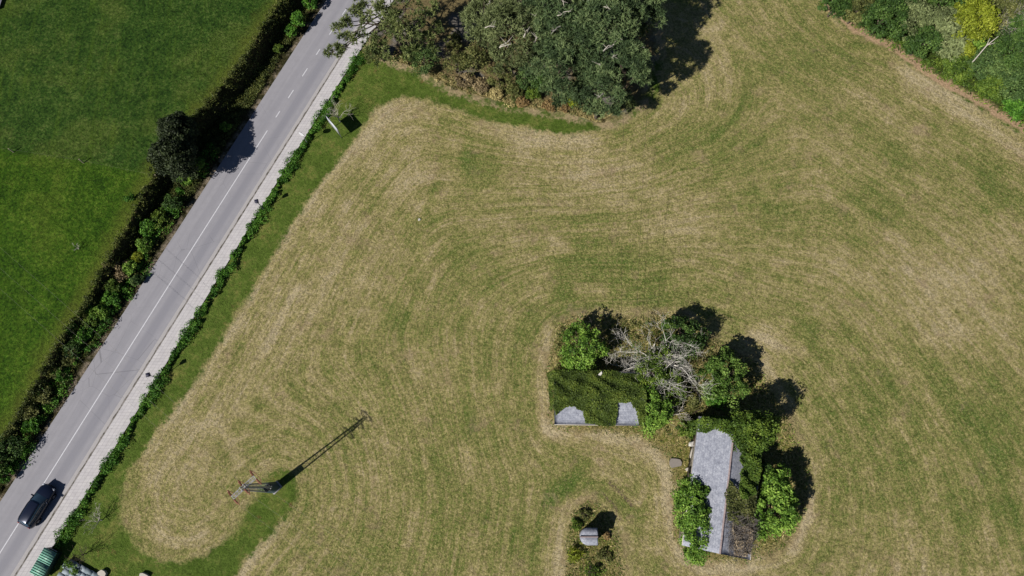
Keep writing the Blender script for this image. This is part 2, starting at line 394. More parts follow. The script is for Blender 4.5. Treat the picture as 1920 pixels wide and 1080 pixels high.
md = g.scale(md, g.math('ADD', 0.42, g.math('MULTIPLY', grain, 1.35)))
col = g.mix(g.ss(g.attr('s_bank'), -0.1, 0.25), col, md)
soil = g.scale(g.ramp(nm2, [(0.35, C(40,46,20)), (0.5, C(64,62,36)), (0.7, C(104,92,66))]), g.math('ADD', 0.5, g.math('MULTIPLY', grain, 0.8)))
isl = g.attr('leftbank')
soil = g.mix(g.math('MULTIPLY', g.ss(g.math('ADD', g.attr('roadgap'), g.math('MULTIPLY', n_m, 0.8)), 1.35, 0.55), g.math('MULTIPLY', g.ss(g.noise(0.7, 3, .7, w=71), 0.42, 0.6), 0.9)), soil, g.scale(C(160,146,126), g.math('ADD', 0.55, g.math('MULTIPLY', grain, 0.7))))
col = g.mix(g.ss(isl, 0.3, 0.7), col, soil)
g.bump(g.math('ADD', g.math('ADD', gr, g.math('MULTIPLY', gr2, 1.2)), g.math('MULTIPLY', n_f2, 0.6)), 0.65, 0.22)
GROUND = g.out(col)

VALL = np.stack([X, Y, Z], -1).reshape(-1, 3)
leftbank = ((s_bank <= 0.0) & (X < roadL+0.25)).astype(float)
ATT = dict(a_field=a_field, a_isle=a_isle, a_grove=a_grove, a_hrow=a_hrow, mow=mow, mead=mead, s_bank=s_bank, drift=drift, leftbank=leftbank, worn=worn, soilm=soilm, roadgap=roadL-X)
def ground_piece(name, k, label, cat):
    q = quads[kind == k]
    if k in (1, 4, 6, 7):
        pass
    used, inv = np.unique(q.ravel(), return_inverse=True)
    me = bpy.data.meshes.new(name); V = VALL[used]
    me.vertices.add(len(V)); me.vertices.foreach_set('co', V.ravel())
    f = inv.reshape(-1, 4); me.loops.add(f.size); me.loops.foreach_set('vertex_index', f.ravel())
    me.polygons.add(len(f)); me.polygons.foreach_set('loop_start', np.arange(len(f))*4); me.polygons.foreach_set('loop_total', np.full(len(f), 4))
    me.update(calc_edges=True); me.polygons.foreach_set('use_smooth', np.ones(len(f), bool))
    for an, A in ATT.items():
        a = me.attributes.new(an, 'FLOAT', 'POINT'); a.data.foreach_set('value', np.clip(A.ravel()[used], -90, 90))
    me.materials.append(GROUND)
    o = bpy.data.objects.new(name, me); COL.objects.link(o)
    tag(o, label, cat, kind='structure'); return o
ground_piece('grass_verge', 1, 'short green grass strip between the roadside hedge and the mown field', 'grass')
ground_piece('hay_field', 2, 'large mown hay field with curved mowing swaths', 'field')
ground_piece('rough_ground', 3, 'unmown dry ground around the ruined houses and the small hut', 'ground')
ground_piece('grove_floor', 4, 'tan and grey ground with gravel under the pine grove', 'ground')
ground_piece('hedgerow_floor', 5, 'weedy ground under the trees beyond the field edge', 'ground')
ground_piece('meadow', 6, 'dark green meadow left of the road', 'meadow')
ground_piece('road_bank', 7, 'shaded earth bank between the meadow and the road', 'bank')
# far ground out to the horizon
tb = MB(); R_ = 1500
for (x0, x1, y0, y1) in [(-R_, R_, -R_, gy[0]), (-R_, R_, gy[-1], R_), (-R_, gx[0], gy[0], gy[-1]), (gx[-1], R_, gy[0], gy[-1])]:
    tb.add([[x0,y0,-.07],[x1,y0,-.07],[x1,y1,-.07],[x0,y1,-.07]], [[0,1,2,3]])
fm = N('far_grass'); fm_c = fm.ramp(fm.noise(0.02, 5, 0.7), [(0.35, C(60,84,30)), (0.6, C(120,120,70))])
tag(tb.build('terrain', fm.out(fm_c)), 'green land spreading out around the fields', 'terrain', kind='structure')

# ------------------------------------------------------------------ road
ys = np.arange(gy[0]-20, gy[-1]+20, 0.6)
def ribbon(name, fa, fb, za, zb, mat, label, cat, ns=2, y0=None, y1=None, kind_='structure', parent=None, thick=None):
    yy = ys if y0 is None else np.arange(y0, y1+1e-6, 0.3)
    xa, xb = fa(yy), fb(yy); V = []; UV = []
    al = np.concatenate([[0], np.cumsum(np.hypot(np.diff(xa), np.diff(yy)))])
    for i in range(len(yy)):
        for j in range(ns):
            t = j/(ns-1); V.append((xa[i]*(1-t)+xb[i]*t, yy[i], za*(1-t)+zb*t)); UV.append((al[i], (xb[i]-xa[i])*t*0.84))
    F = [(i*ns+j, i*ns+j+1, (i+1)*ns+j+1, (i+1)*ns+j) for i in range(len(yy)-1) for j in range(ns-1)]
    me = bpy.data.meshes.new(name); me.from_pydata(V, [], F)
    u = me.uv_layers.new(name='UVMap')
    lv = np.zeros(len(me.loops), int); me.loops.foreach_get('vertex_index', lv)
    u.data.foreach_set('uv', np.array(UV)[lv].ravel())
    me.materials.append(mat); o = bpy.data.objects.new(name, me); COL.objects.link(o)
    if kind_: tag(o, label, cat, kind=kind_)
    if parent: o.parent = parent
    return o

# asphalt
a = N('asphalt', 0.85); uv = a.n('ShaderNodeUVMap').outputs[0]; su = a.n('ShaderNodeSeparateXYZ'); a.lk(uv, su.inputs[0])
acr = su.outputs[1]
n1 = a.noise(22, 3, 0.7); n2 = a.noise(1.1, 4, 0.65); n3 = a.noise(1.0, 3, 0.6, vec=uv, stretch=(0.07, 2.2, 1))
c = a.mix(n3, C(150,149,156), C(172,170,176))
c = a.scale(c, a.math('ADD', 0.84, a.math('MULTIPLY', n1, 0.3)))
c = a.scale(c, a.math('ADD', 0.87, a.math('MULTIPLY', n2, 0.25)))
def bandf(c0, w): return a.math('SUBTRACT', 1.0, a.ss(a.math('ABSOLUTE', a.math('SUBTRACT', acr, c0)), w*0.3, w))
tr = a.math('ADD', bandf(3.95, .75), a.math('MULTIPLY', bandf(1.9, 0.6), 0.35), clamp=True)
c = a.mix(a.math('MULTIPLY', tr, a.math('ADD', 0.25, a.math('MULTIPLY', n2, 0.5))), c, C(134,134,144))
crk = a.n('ShaderNodeTexVoronoi', feature='DISTANCE_TO_EDGE'); a.lk(a.pos(), crk.inputs['Vector']); crk.inputs['Scale'].default_value = 0.28
c = a.mix(a.math('MULTIPLY', a.math('SUBTRACT', 1.0, a.ss(crk.outputs[0], 0.0, 0.006)), a.math('MULTIPLY', a.ss(a.noise(0.12, 2, .5, w=9), 0.5, 0.6), 0.5)), c, C(98,98,104))
a.bump(n1, 0.25, 0.02); ASPH = a.out(c)
conc = N('gutter_concrete'); conc_c = conc.scale(C(186,182,182), conc.math('ADD', 0.8, conc.math('MULTIPLY', conc.noise(5, 4, .7), 0.35))); CONC = conc.out(conc_c)
gm = N('gutter_dirt', .95); gmc = gm.mix(gm.ss(gm.noise(1.6, 4, .75), 0.38, 0.62), C(150,144,140), C(86,82,72)); GRIME = gm.out(gmc)
pv = N('paving', 0.85); uvp = pv.n('ShaderNodeUVMap').outputs[0]
br = pv.n('ShaderNodeTexBrick'); pv.lk(uvp, br.inputs['Vector']); br.inputs['Scale'].default_value = 1.0
br.offset = 0.0; br.inputs['Brick Width'].default_value = 0.4; br.inputs['Row Height'].default_value = 0.4; br.inputs['Mortar Size'].default_value = 0.022
br.inputs['Color1'].default_value = C(212,208,208); br.inputs['Color2'].default_value = C(204,200,202); br.inputs['Mortar'].default_value = C(184,180,182)
pc = pv.scale(br.outputs[0], pv.math('ADD', 0.78, pv.math('MULTIPLY', pv.noise(1.3, 5, .7), 0.42)))
pc = pv.mix(pv.ss(pv.noise(3.2, 4, .8, w=4), 0.63, 0.72), pc, C(128,124,116)); pv.bump(pv.noise(20, 2, .6), .2, .02); PAVE = pv.out(pc)
xG = lambda y: xD(y)-0.62
ribbon('road', xL, lambda y: xD(y)-0.60, 0.0, 0.0, ASPH, 'light grey two lane asphalt road running diagonally', 'road', 5)
gut = ribbon('gutter', lambda y: xD(y)-0.60, lambda y: xD(y)-0.15, 0.002, 0.002, CONC, 'pale concrete gutter strip along the road', 'gutter')
ribbon('gutter_dirt', lambda y: xD(y)-0.17+0.05*np.sin(y*3.1), lambda y: xD(y)+0.10, 0.012, 0.012, GRIME, 'dark moss and dirt gathered along the kerb', 'dirt')
ribbon('kerb', lambda y: xD(y)+0.10, lambda y: xD(y)+0.102, 0.0, 0.13, CONC, 'low concrete kerb edging the pavement', 'kerb')
ribbon('pavement', lambda y: xD(y)+0.10, lambda y: xS(y)+0.12, 0.13, 0.13, PAVE, 'pale tiled pavement beside the road', 'pavement', 3)
PAINT = plain('road_paint', C(226,226,232), 0.7, amp=0.25, sc=3)
def offs(dx): return lambda y: xC(y)+dx
yb = P(0, 1037)[1]; yt = P(503, 243)[1]
dashes = [((525,207),(517,220)), ((552,167),(541,184)), ((577,127),(567,143)), ((601,89),(592.7,103)), ((625.7,52),(617,65)), ((649,15),(641,28)), ((672,-20),(664,-7)), ((694,-55),(686,-42))]
pm = ribbon('centre_line', offs(-0.06), offs(0.07), 0.006, 0.006, PAINT, 'solid white centre line on the road', 'road marking', 2, ys[0], yt)
for k, (a1, a2) in enumerate(dashes):
    ribbon('lane_dash', offs(-0.06), offs(0.07), 0.006, 0.006, PAINT, 'white dashes continuing the centre line under the pine', 'road marking', 2, P(*a2)[1], P(*a1)[1])
gv = plain('gravel', C(140,138,150), 0.9, amp=.4)
t = MB(); t.add([(*P(-60,-60,3.2),3.35),(*P(-60,40,3.2),3.35),(*P(0,16,3.2),3.35),(*P(5,0,3.2),3.35),(*P(12,-60,3.2),3.35)], [[0,1,2,3,4]])
tag(t.build('path', gv), 'grey path at the far corner of the meadow', 'path', kind='structure')

# ------------------------------------------------------------------ vegetation builders
L_DARK = leaf_mat('dark_foliage', C(22,30,18), C(42,54,32), C(74,86,56), k=1.2)
L_PINE = leaf_mat('pine_needles', C(30,46,30), C(70,90,60), C(118,134,94), k=1.35, trans=.15)
L_PINE2 = leaf_mat('olive_pine_needles', C(46,60,32), C(86,100,58), C(132,140,92), k=1.3, trans=.15)
L_EUC = leaf_mat('grey_green_leaves', C(58,68,44), C(100,112,76), C(134,144,106), k=1.4)
L_GREEN = leaf_mat('bright_leaves', C(36,62,18), C(84,118,42), C(140,168,80))
L_LAUR = leaf_mat('laurel_leaves', C(26,44,18), C(50,76,32), C(88,112,56))
L_HEDGE = leaf_mat('hedge_leaves', C(24,50,12), C(54,96,26), C(100,142,54))
L_MID = leaf_mat('mid_leaves', C(34,54,18), C(66,94,36), C(116,140,72))
L_IVY = leaf_mat('ivy_leaves', C(34,52,16), C(66,90,30), C(108,126,50))
L_LIME = leaf_mat('lime_leaves', C(72,86,16), C(120,134,36), C(156,164,60), k=1.15)
L_DRYB = leaf_mat('dead_brush', C(92,82,72), C(132,118,104), C(172,160,146), k=1.6, trans=.1)
L_OLIV = leaf_mat('olive_brush', C(50,58,30), C(84,92,50), C(130,130,84), k=1.3)
L_BROWN = leaf_mat('brown_brush', C(60,52,42), C(104,92,70), C(146,132,108), trans=.1)
L_TEAL = leaf_mat('bluish_leaves', C(32,50,26), C(60,84,44), C(100,120,70))
L_STRAW = leaf_mat('dry_grass', C(104,98,64), C(144,134,96), C(186,172,132))
L_ORNG = leaf_mat('rusty_brush', C(84,70,48), C(126,104,72), C(164,144,104), trans=.1, k=1.2)
BARK = plain('bark', C(104,92,80), 0.95, amp=.5)
PALEB = plain('pale_bark', C(214,206,192), 0.9, amp=.4)
WHITEB = plain('bleached_bark', C(238,232,220), 0.9, amp=.3)
GREYB = plain('grey_twigs', C(150,142,136), 0.95, amp=.4)

def leaves(mb, pts, nrm, size, crnd, aspect=0.55, jitter=0.85, up=0.35):
    n = len(pts)
    if n == 0: return
    d = nrm*0.7+rng.normal(size=(n, 3))*jitter; d[:, 2] += up
    d /= np.linalg.norm(d, axis=1, keepdims=True)+1e-9
    r = rng.normal(size=(n, 3)); a = np.cross(d, r); a /= np.linalg.norm(a, axis=1, keepdims=True)+1e-9
    b = np.cross(d, a); sz = (size*rng.uniform(0.55, 1.35, n))[:, None]
    v = np.stack([pts-a*sz, pts-b*sz*aspect, pts+a*sz, pts+b*sz*aspect], 1).reshape(-1, 3)
    f = np.arange(4*n).reshape(n, 4)
    mb.add(v, f, np.clip(crnd*0.55+rng.uniform(0, 1, n)*0.5, 0, 1))

def needles(mb, pts, nrm, size, crnd, k=7):
    n = len(pts)
    if n == 0: return
    P0 = np.repeat(pts, k, 0); Nn = np.repeat(nrm, k, 0); m = n*k
    d = Nn*0.55+rng.normal(size=(m, 3))*0.65; d[:, 2] += 0.25
    d /= np.linalg.norm(d, axis=1, keepdims=True)+1e-9
    r = rng.normal(size=(m, 3)); a = np.cross(d, r); a /= np.linalg.norm(a, axis=1, keepdims=True)+1e-9
    sz = (size*rng.uniform(0.6, 1.3, m))[:, None]
    v = np.stack([P0-a*0.045, P0+a*0.045, P0+d*sz+a*.012, P0+d*sz-a*0.012], 1).reshape(-1, 3)
    cr = np.repeat(np.clip(crnd*0.6+rng.uniform(0, 1, n)*0.4, 0, 1), k)
    mb.add(v, np.arange(4*m).reshape(m, 4), np.clip(cr+rng.uniform(-.12, .12, m), 0, 1))

def sphere_pts(n):
    v = rng.normal(size=(n, 3)); return v/(np.linalg.norm(v, axis=1, keepdims=True)+1e-9)

def clump(mb, c, r, n, size, kindf='leaf', flat=0.8, zmin=None):
    d = sphere_pts(n); d[:, 2] = np.where(d[:, 2] < -0.2, -d[:, 2]*0.6, d[:, 2])
    rad = r*rng.uniform(0.35, 1.0, n)**0.6
    p = np.array(c)+d*rad[:, None]*np.array([1, 1, flat])
    zf = ground_z(p[:, 0], p[:, 1]) if zmin is None else zmin
    p[:, 2] = np.maximum(p[:, 2], zf+0.05)
    cr = np.full(n, rng.uniform(0, 1))
    (leaves if kindf == 'leaf' else needles)(mb, p, d, size, cr)

def bez(a, b, sag=0.0, wob=0.0, n=6):
    a = Vector(a); b = Vector(b); out = []
    for i in range(n):
        t = i/(n-1); p = a.lerp(b, t); p.z += sag*4*t*(1-t)
        if 0 < i < n-1: p += Vector((random.uniform(-wob, wob), random.uniform(-wob, wob), random.uniform(-wob, wob)))
        out.append(p)
    return out

def trunk_mesh(mb, base, top, r0, targets, rb=0.06):
    mb.tube(bez(base, top, 0, 0.12, 6), np.linspace(r0, r0*0.35, 6), 7)
    b = Vector(base); tp = Vector(top)
    for tg in targets:
        t = random.uniform(0.35, 0.95); s = b.lerp(tp, t)
        mb.tube(bez(s, tg, 0.15, 0.15, 5), np.linspace(rb*1.6, rb*0.35, 5), 5)

def crown_tree(name, label, cat, px, py, R, h0, h1, mat, n_cl=40, leaf=0.17, per=90, kindf='leaf', dome=0.9, group=None, cr=None,
               sq=(1, 1), rot=0.0, trunk_mat=None, dead=0, bare_base=None, crown_name='crown', cmul=1.0):
    """crown centre is where (px,py) meets mid height; h0 lowest leaves, h1 top"""
    hm = h0*0.35+h1*0.65
    gz0 = ground_z(*P(px, py, hm)); 
    x, y = P(px, py, hm+gz0)
    gz0 = ground_z(x, y)
    root = empty(name, (x, y, gz0), label, cat, group)
    mb = MB(); cs = []
    crr = cr if cr else R*0.30
    if kindf == 'leaf': n_cl = int(n_cl*1.6); leaf *= .86; crr *= .9; per = int(per*.95)
    hc = (h0+h1)/2; hr = max((h1-h0)/2, .2)
    k = 0
    while len(cs) < n_cl and k < 4000:
        k += 1
        d = sphere_pts(1)[0]
        if d[2] < -0.35: continue
        q = random.uniform(0.45, 1.0)**0.45
        lobes = 1+0.16*math.sin(3*math.atan2(d[1], d[0])+x)+0.1*math.sin(7*math.atan2(d[1], d[0])+y)
        ex, ey = d[0]*R*q*sq[0]*lobes*dome, d[1]*R*q*sq[1]*lobes*dome
        e = Vector((ex, ey)); e.rotate(Matrix.Rotation(rot, 2))
        cs.append((x+e.x, y+e.y, gz0+hc+d[2]*hr*q))
    for c in cs:
        clump(mb, c, crr*random.uniform(0.5, 1.35), int(per*random.uniform(.7, 1.3)), leaf, kindf)
    mb.build(crown_name, mat, root)
    tm = MB(); trunk_mesh(tm, (x, y, gz0-0.1), (x, y, gz0+h0+(h1-h0)*0.6), 0.05+h1*0.022, random.sample(cs, min(9, len(cs))), 0.03+h1*0.006)
    tm.build('trunk', trunk_mat or BARK, root)
    for i in range(dead):
        c = Vector(random.choice(cs)); dm = MB()
        c.z = gz0+hc+hr*0.75
        e = c+Vector((random.uniform(-1.6, 1.6), random.uniform(-1.6, 1.6), random.uniform(.4, 1.0)))
        dm.tube(bez(c, e, .1, .12, 5), np.linspace(0.07, 0.02, 5), 4)
        for _ in range(4):
            s = c.lerp(e, random.uniform(.3, .9)); dm.tube([s, s+Vector((random.uniform(-.7,.7), random.uniform(-.7,.7), random.uniform(0,.4)))], [0.03, 0.012], 4)
        dm.build('dead_branch', PALEB, root)
    return root

def branching(mb, p, d, L, r, depth, spread=0.55, up=0.15, kids=(2, 4), wob=0.15):
    p = Vector(p); d = Vector(d).normalized(); pts = [p.copy()]; rad = [r]
    n = 4
    for i in range(n):
        d = (d+Vector((random.gauss(0, wob), random.gauss(0, wob), random.gauss(0, wob)+up*0.15))).normalized()
        p = p+d*(L/n); pts.append(p.copy()); rad.append(r*(1-0.55*(i+1)/n))
    mb.tube(pts, rad, 5 if depth > 2 else 4 if depth > 1 else 3, cap=False)
    if depth <= 0: return
    for k in range(random.randint(*kids)):
        i = random.randint(1, n); q = pts[i]
        nd = (d+Vector((random.gauss(0, spread), random.gauss(0, spread), random.gauss(0, spread*0.6)))).normalized()
        branching(mb, q, nd, L*random.uniform(0.55, 0.8), max(rad[i]*0.65, 0.010), depth-1, spread, up, kids, wob)

# ------------------------------------------------------------------ roadside hedge (right of the pavement)
def strip_foliage(mb, pts, width, height, step, per, leaf, kindf='leaf', jit=0.35):
    pts = np.array(pts); seg = np.hypot(*np.diff(pts, axis=0).T); L = np.concatenate([[0], np.cumsum(seg)])
    for s in np.arange(0, L[-1], step):
        x = np.interp(s, L, pts[:, 0]); y = np.interp(s, L, pts[:, 1])
        for _ in range(2):
            w = width*(0.75+0.35*math.sin(s*0.8)+0.2*math.sin(s*2.3)); hh = height*random.uniform(.45, 1.0)
            cx = x+random.uniform(-1, 1)*w*jit; cy = y+random.uniform(-1, 1)*w*jit
            clump(mb, (cx, cy, ground_z(cx, cy)+hh*0.4), w*0.36*random.uniform(.7, 1.25), per, leaf, kindf, flat=hh/w*1.3)
hy = np.arange(P(107,1015)[1], P(668,105)[1], 1.0)
hm_ = MB(); strip_foliage(hm_, [(xS(v)+0.62, v) for v in hy], 1.55, 0.9, 0.30, 85, 0.085)
tag(hm_.build('roadside_hedge', L_HEDGE), 'long low leafy green hedge running along the right edge of the pavement', 'hedge')

# undergrowth on the bank left of the road
ug = MB()
for i in range(2600):
    k = random.random()*(len(BANK)-1.001); i0 = int(k); f = k-i0
    px_, py_ = BANK[i0]*(1-f)+BANK[i0+1]*f
    gap = (xL(py_)-px_)*0.84
    u = random.uniform(-0.25, max(gap-0.55, 0.3)); x = px_+u*0.84; y = py_-u*0.54
    if xL(y)-x < 0.35: continue
    clump(ug, (x, y, ground_z(x, y)+random.uniform(.05, .35)), random.uniform(.25, .5), 26, 0.085)
tag(ug.build('undergrowth', leaf_mat('bank_scrub', C(32,40,20), C(60,70,32), C(100,102,54), k=1.8)), 'tangled dark brambles and weeds covering the shaded road bank', 'undergrowth', kind='stuff')

BB = [  # px, py, radius, height, material, label
 (352,335,0.9,1.5,L_GREEN,'bright green bush in front of the dark tree beside the road'),
 (378,312,0.7,1.3,L_GREEN,'small bright bush on the road side below the dark tree'),
 (566,38,0.8,2.2,L_HEDGE,'leafy green shrub rising from the black shade near the top of the road bank'),
 (552,62,0.6,1.7,L_HEDGE,'green shrub just below the topmost one on the shaded bank'),
 (588,8,0.8,2.0,L_HEDGE,'green shrub at the very top of the shaded road bank'),
 (428,242,0.55,1.2,L_GREEN,'small sunlit bush alone in the tree shadow on the bank'),
 (527,95,0.5,1.1,L_IVY,'tiny green clump low in the shaded bank opposite the dashes'),
 (330,385,0.9,1.5,L_LAUR,'dark green bush on the bank right below the tree shadow'),
 (305,415,0.9,1.3,L_IVY,'mid green bush between bank top and road where the shade ends'),
 (282,430,0.9,1.4,L_HEDGE,'bushy green plant below the tree shadow, close to the meadow'),
 (276,462,0.8,1.4,L_GREEN,'light green bush near the middle of the road bank'),
 (265,487,0.55,1.0,L_LIME,'yellow-green bush on the road bank'),
 (250,507,0.75,1.3,L_GREEN,'round fresh green bush beside the reddish brush'),
 (213,502,1.0,1.2,L_BROWN,'dark reddish-brown brush at the meadow edge'),
 (262,530,0.6,0.9,L_TEAL,'bluish green bush touching the road edge'),
 (205,535,0.8,1.3,L_IVY,'olive green bush below the reddish brush'),
 (215,562,0.85,1.3,L_HEDGE,'green bush on the bank where the roadside earth shows'),
 (190,588,0.9,1.4,L_GREEN,'large light green bush low on the road bank'),
 (172,605,0.8,1.3,L_IVY,'yellowish green bush left of the large light one'),
 (158,632,0.9,1.3,L_HEDGE,'dense green bush above the tan brush'),
 (140,658,0.9,1.3,L_LAUR,'dark green bush right beside the tan brush'),
 (118,668,0.8,0.9,L_OLIV,'topmost tan and olive brush along the meadow edge'),
 (98,700,0.8,1.0,L_OLIV,'tan brush midway down the lower bank'),
 (118,705,0.6,1.0,L_HEDGE,'green bush between the tan brush and the road'),
 (72,740,0.9,1.1,L_STRAW,'straw coloured brush on the lower bank'),
 (50,775,0.8,1.0,L_OLIV,'lowest tan brush on the bank'),
 (66,800,0.75,1.1,L_HEDGE,'small green bush near the road above the big dark ones'),
 (25,845,1.2,1.8,L_LAUR,'big dark green bush at the lower left edge of the photo'),
 (4,868,1.2,1.9,L_LAUR,'dark green bush cut by the left edge of the photo'),
 (10,895,0.9,1.3,L_HEDGE,'lowest green bush on the bank, right at the road'),
]
for (px, py, r, h, m, lb) in BB:
    if m is L_STRAW: m = L_OLIV
    crown_tree('roadside_bush', lb, 'bush', px-7, py-5, r*1.2, 0.15, h*1.05, m, n_cl=20, leaf=0.12, per=60, group='bushes along the road bank', cr=r*0.45, crown_name='foliage')

bg_ = MB()
gm_pts = [(P(x, y, .8)) for x, y in [(395,280),(345,345),(300,415),(262,485),(225,550),(180,612),(140,672),(105,722),(72,775),(40,830),(5,885)]]
strip_foliage(bg_, gm_pts, 1.9, 1.1, .42, 60, .10, jit=.55)
tag(bg_.build('bank_greenery', L_HEDGE), 'continuous band of leafy green growth along the middle of the road bank', 'greenery', kind='stuff')
# the two dark trees at the meadow edge
def dark_tree(px, py, R, h, lb):
    crown_tree('evergreen_tree', lb, 'tree', px, py, R, 0.5, h, L_DARK, n_cl=85, leaf=0.16, per=150, cr=R*0.30, dome=.80)
dark_tree(324, 290, 2.9, 6.9, 'broad dark grey-green tree casting its shadow onto the road')
dark_tree(314, 222, 2.1, 6.9, 'smaller dark tree directly above the broad one at the meadow edge')

# ------------------------------------------------------------------ field grass blades and rough tufts
def scatter_poly(poly_, n, pad=0.0):
    lo = poly_.min(0); hi = poly_.max(0); out = np.zeros((0, 2))
    while len(out) < n:
        q = rng.uniform(lo, hi, (n*2, 2)); m = inside(q[:, 0], q[:, 1], poly_); out = np.vstack([out, q[m]])
    return out[:n]
def blades(mb, xy, z, hgt, wid, lean=0.7):
    n = len(xy); p = np.column_stack([xy, z])
    a = rng.uniform(0, 2*np.pi, n); b = rng.uniform(0, 2*np.pi, n)
    hh = hgt*rng.uniform(.5, 1.4, n); ww = wid*rng.uniform(.6, 1.4, n)
    w = np.column_stack([np.cos(a)*ww, np.sin(a)*ww, np.zeros(n)])
    t = np.column_stack([np.cos(b)*hh*lean, np.sin(b)*hh*lean, hh])
    v = np.stack([p-w, p+w, p+t], 1).reshape(-1, 3)
    mb.add(v, np.arange(3*n).reshape(n, 3), rng.uniform(0, 1, n))
VIS = poly([(-120,-120),(2040,-120),(2040,1200),(-120,1200)])
q = scatter_poly(ISLE, 15000); z = ground_z(q[:, 0], q[:, 1])
tf = MB(); blades(tf, q, z, .17, .045, 1.8)
q = scatter_poly(HUTI, 4000); blades(tf, q, q[:, 0]*0, .17, .045, 1.8)
ge = poly([(735,112),(790,130),(850,164),(900,180),(960,196),(1060,210),(1120,230),(1180,200),(1110,215),(1050,198),(960,180),(900,166),(850,150),(790,118)]); q = scatter_poly(ge, 6000); blades(tf, q, q[:, 0]*0, .35, .05, .9)
tag(tf.build('rough_grass', L_STRAW), 'tall dry unmown grass around the ruins and the hut', 'grass', kind='stuff')
tg = MB(); q = scatter_poly(ISLE, 12000); blades(tg, q, q[:, 0]*0, .18, .05, 1.7)
q = scatter_poly(HUTI, 5000); blades(tg, q, q[:, 0]*0, .18, .05, 1.7)
q = scatter_poly(HROW, 30000); q = q[(q[:, 0] < 92) & (q[:, 1] < 85)]; blades(tg, q, q[:, 0]*0, .45, .07, .8)
tag(tg.build('green_weeds', L_IVY), 'green weeds growing through the unmown ground', 'weeds', kind='stuff')

# ------------------------------------------------------------------ buildings
rf = N('weathered_roofing', 0.85)
oc = rf.obj()
w1 = rf.noise(2.5, 5, 0.75, vec=oc); w2 = rf.noise(14, 3, 0.7, vec=oc); w3 = rf.noise(3, 2, .5, vec=oc, stretch=(9, .6, 1))
rc = rf.ramp(rf.math('ADD', rf.math('MULTIPLY', w1, .5), rf.math('MULTIPLY', w2, .5)), [(0.34, C(118,122,136)), (0.5, C(166,170,182)), (0.64, C(208,210,218))])
rc = rf.scale(rc, rf.math('ADD', 0.86, rf.math('MULTIPLY', w3, 0.28)))
brk = rf.n('ShaderNodeTexBrick'); rf.lk(oc, brk.inputs['Vector']); brk.inputs['Scale'].default_value = 1
brk.inputs['Brick Width'].default_value = .35; brk.inputs['Row Height'].default_value = .25; brk.inputs['Mortar Size'].default_value = .012
brk.inputs['Color1'].default_value = (1,1,1,1); brk.inputs['Color2'].default_value = (.88,.88,.9,1); brk.inputs['Mortar'].default_value = (.72,.72,.75,1)
rc = rf.mix(1.0, rc, brk.outputs[0], 'MULTIPLY')
rf.bump(rf.math('ADD', w2, rf.math('MULTIPLY', brk.outputs['Fac'], -.6)), 0.4, 0.04); ROOF = rf.out(rc)
sm = N('rubble_stone', .95); vo = sm.n('ShaderNodeTexVoronoi'); sm.lk(sm.pos(), vo.inputs['Vector']); vo.inputs['Scale'].default_value = 3.2
sc_ = sm.ramp(vo.outputs['Color'], [(0.1, C(110,102,90)), (0.5, C(150,140,122)), (0.9, C(188,178,160))]); SMc = sm.scale(sc_, sm.math('ADD', .7, sm.math('MULTIPLY', sm.noise(9, 3, .7), .5)))
sm.bump(vo.outputs['Distance'], .6, .08); STONE = sm.out(SMc)
TILE = plain('ridge_tile', C(178,160,158), .9, amp=.5, sc=4)
FASC = plain('pale_mortar', C(214,206,194), .85, amp=.3)
WOOD = plain('old_wood', C(86,70,56), .9, amp=.5)
DARKG = plain('dark_opening', C(30,28,26), .9)

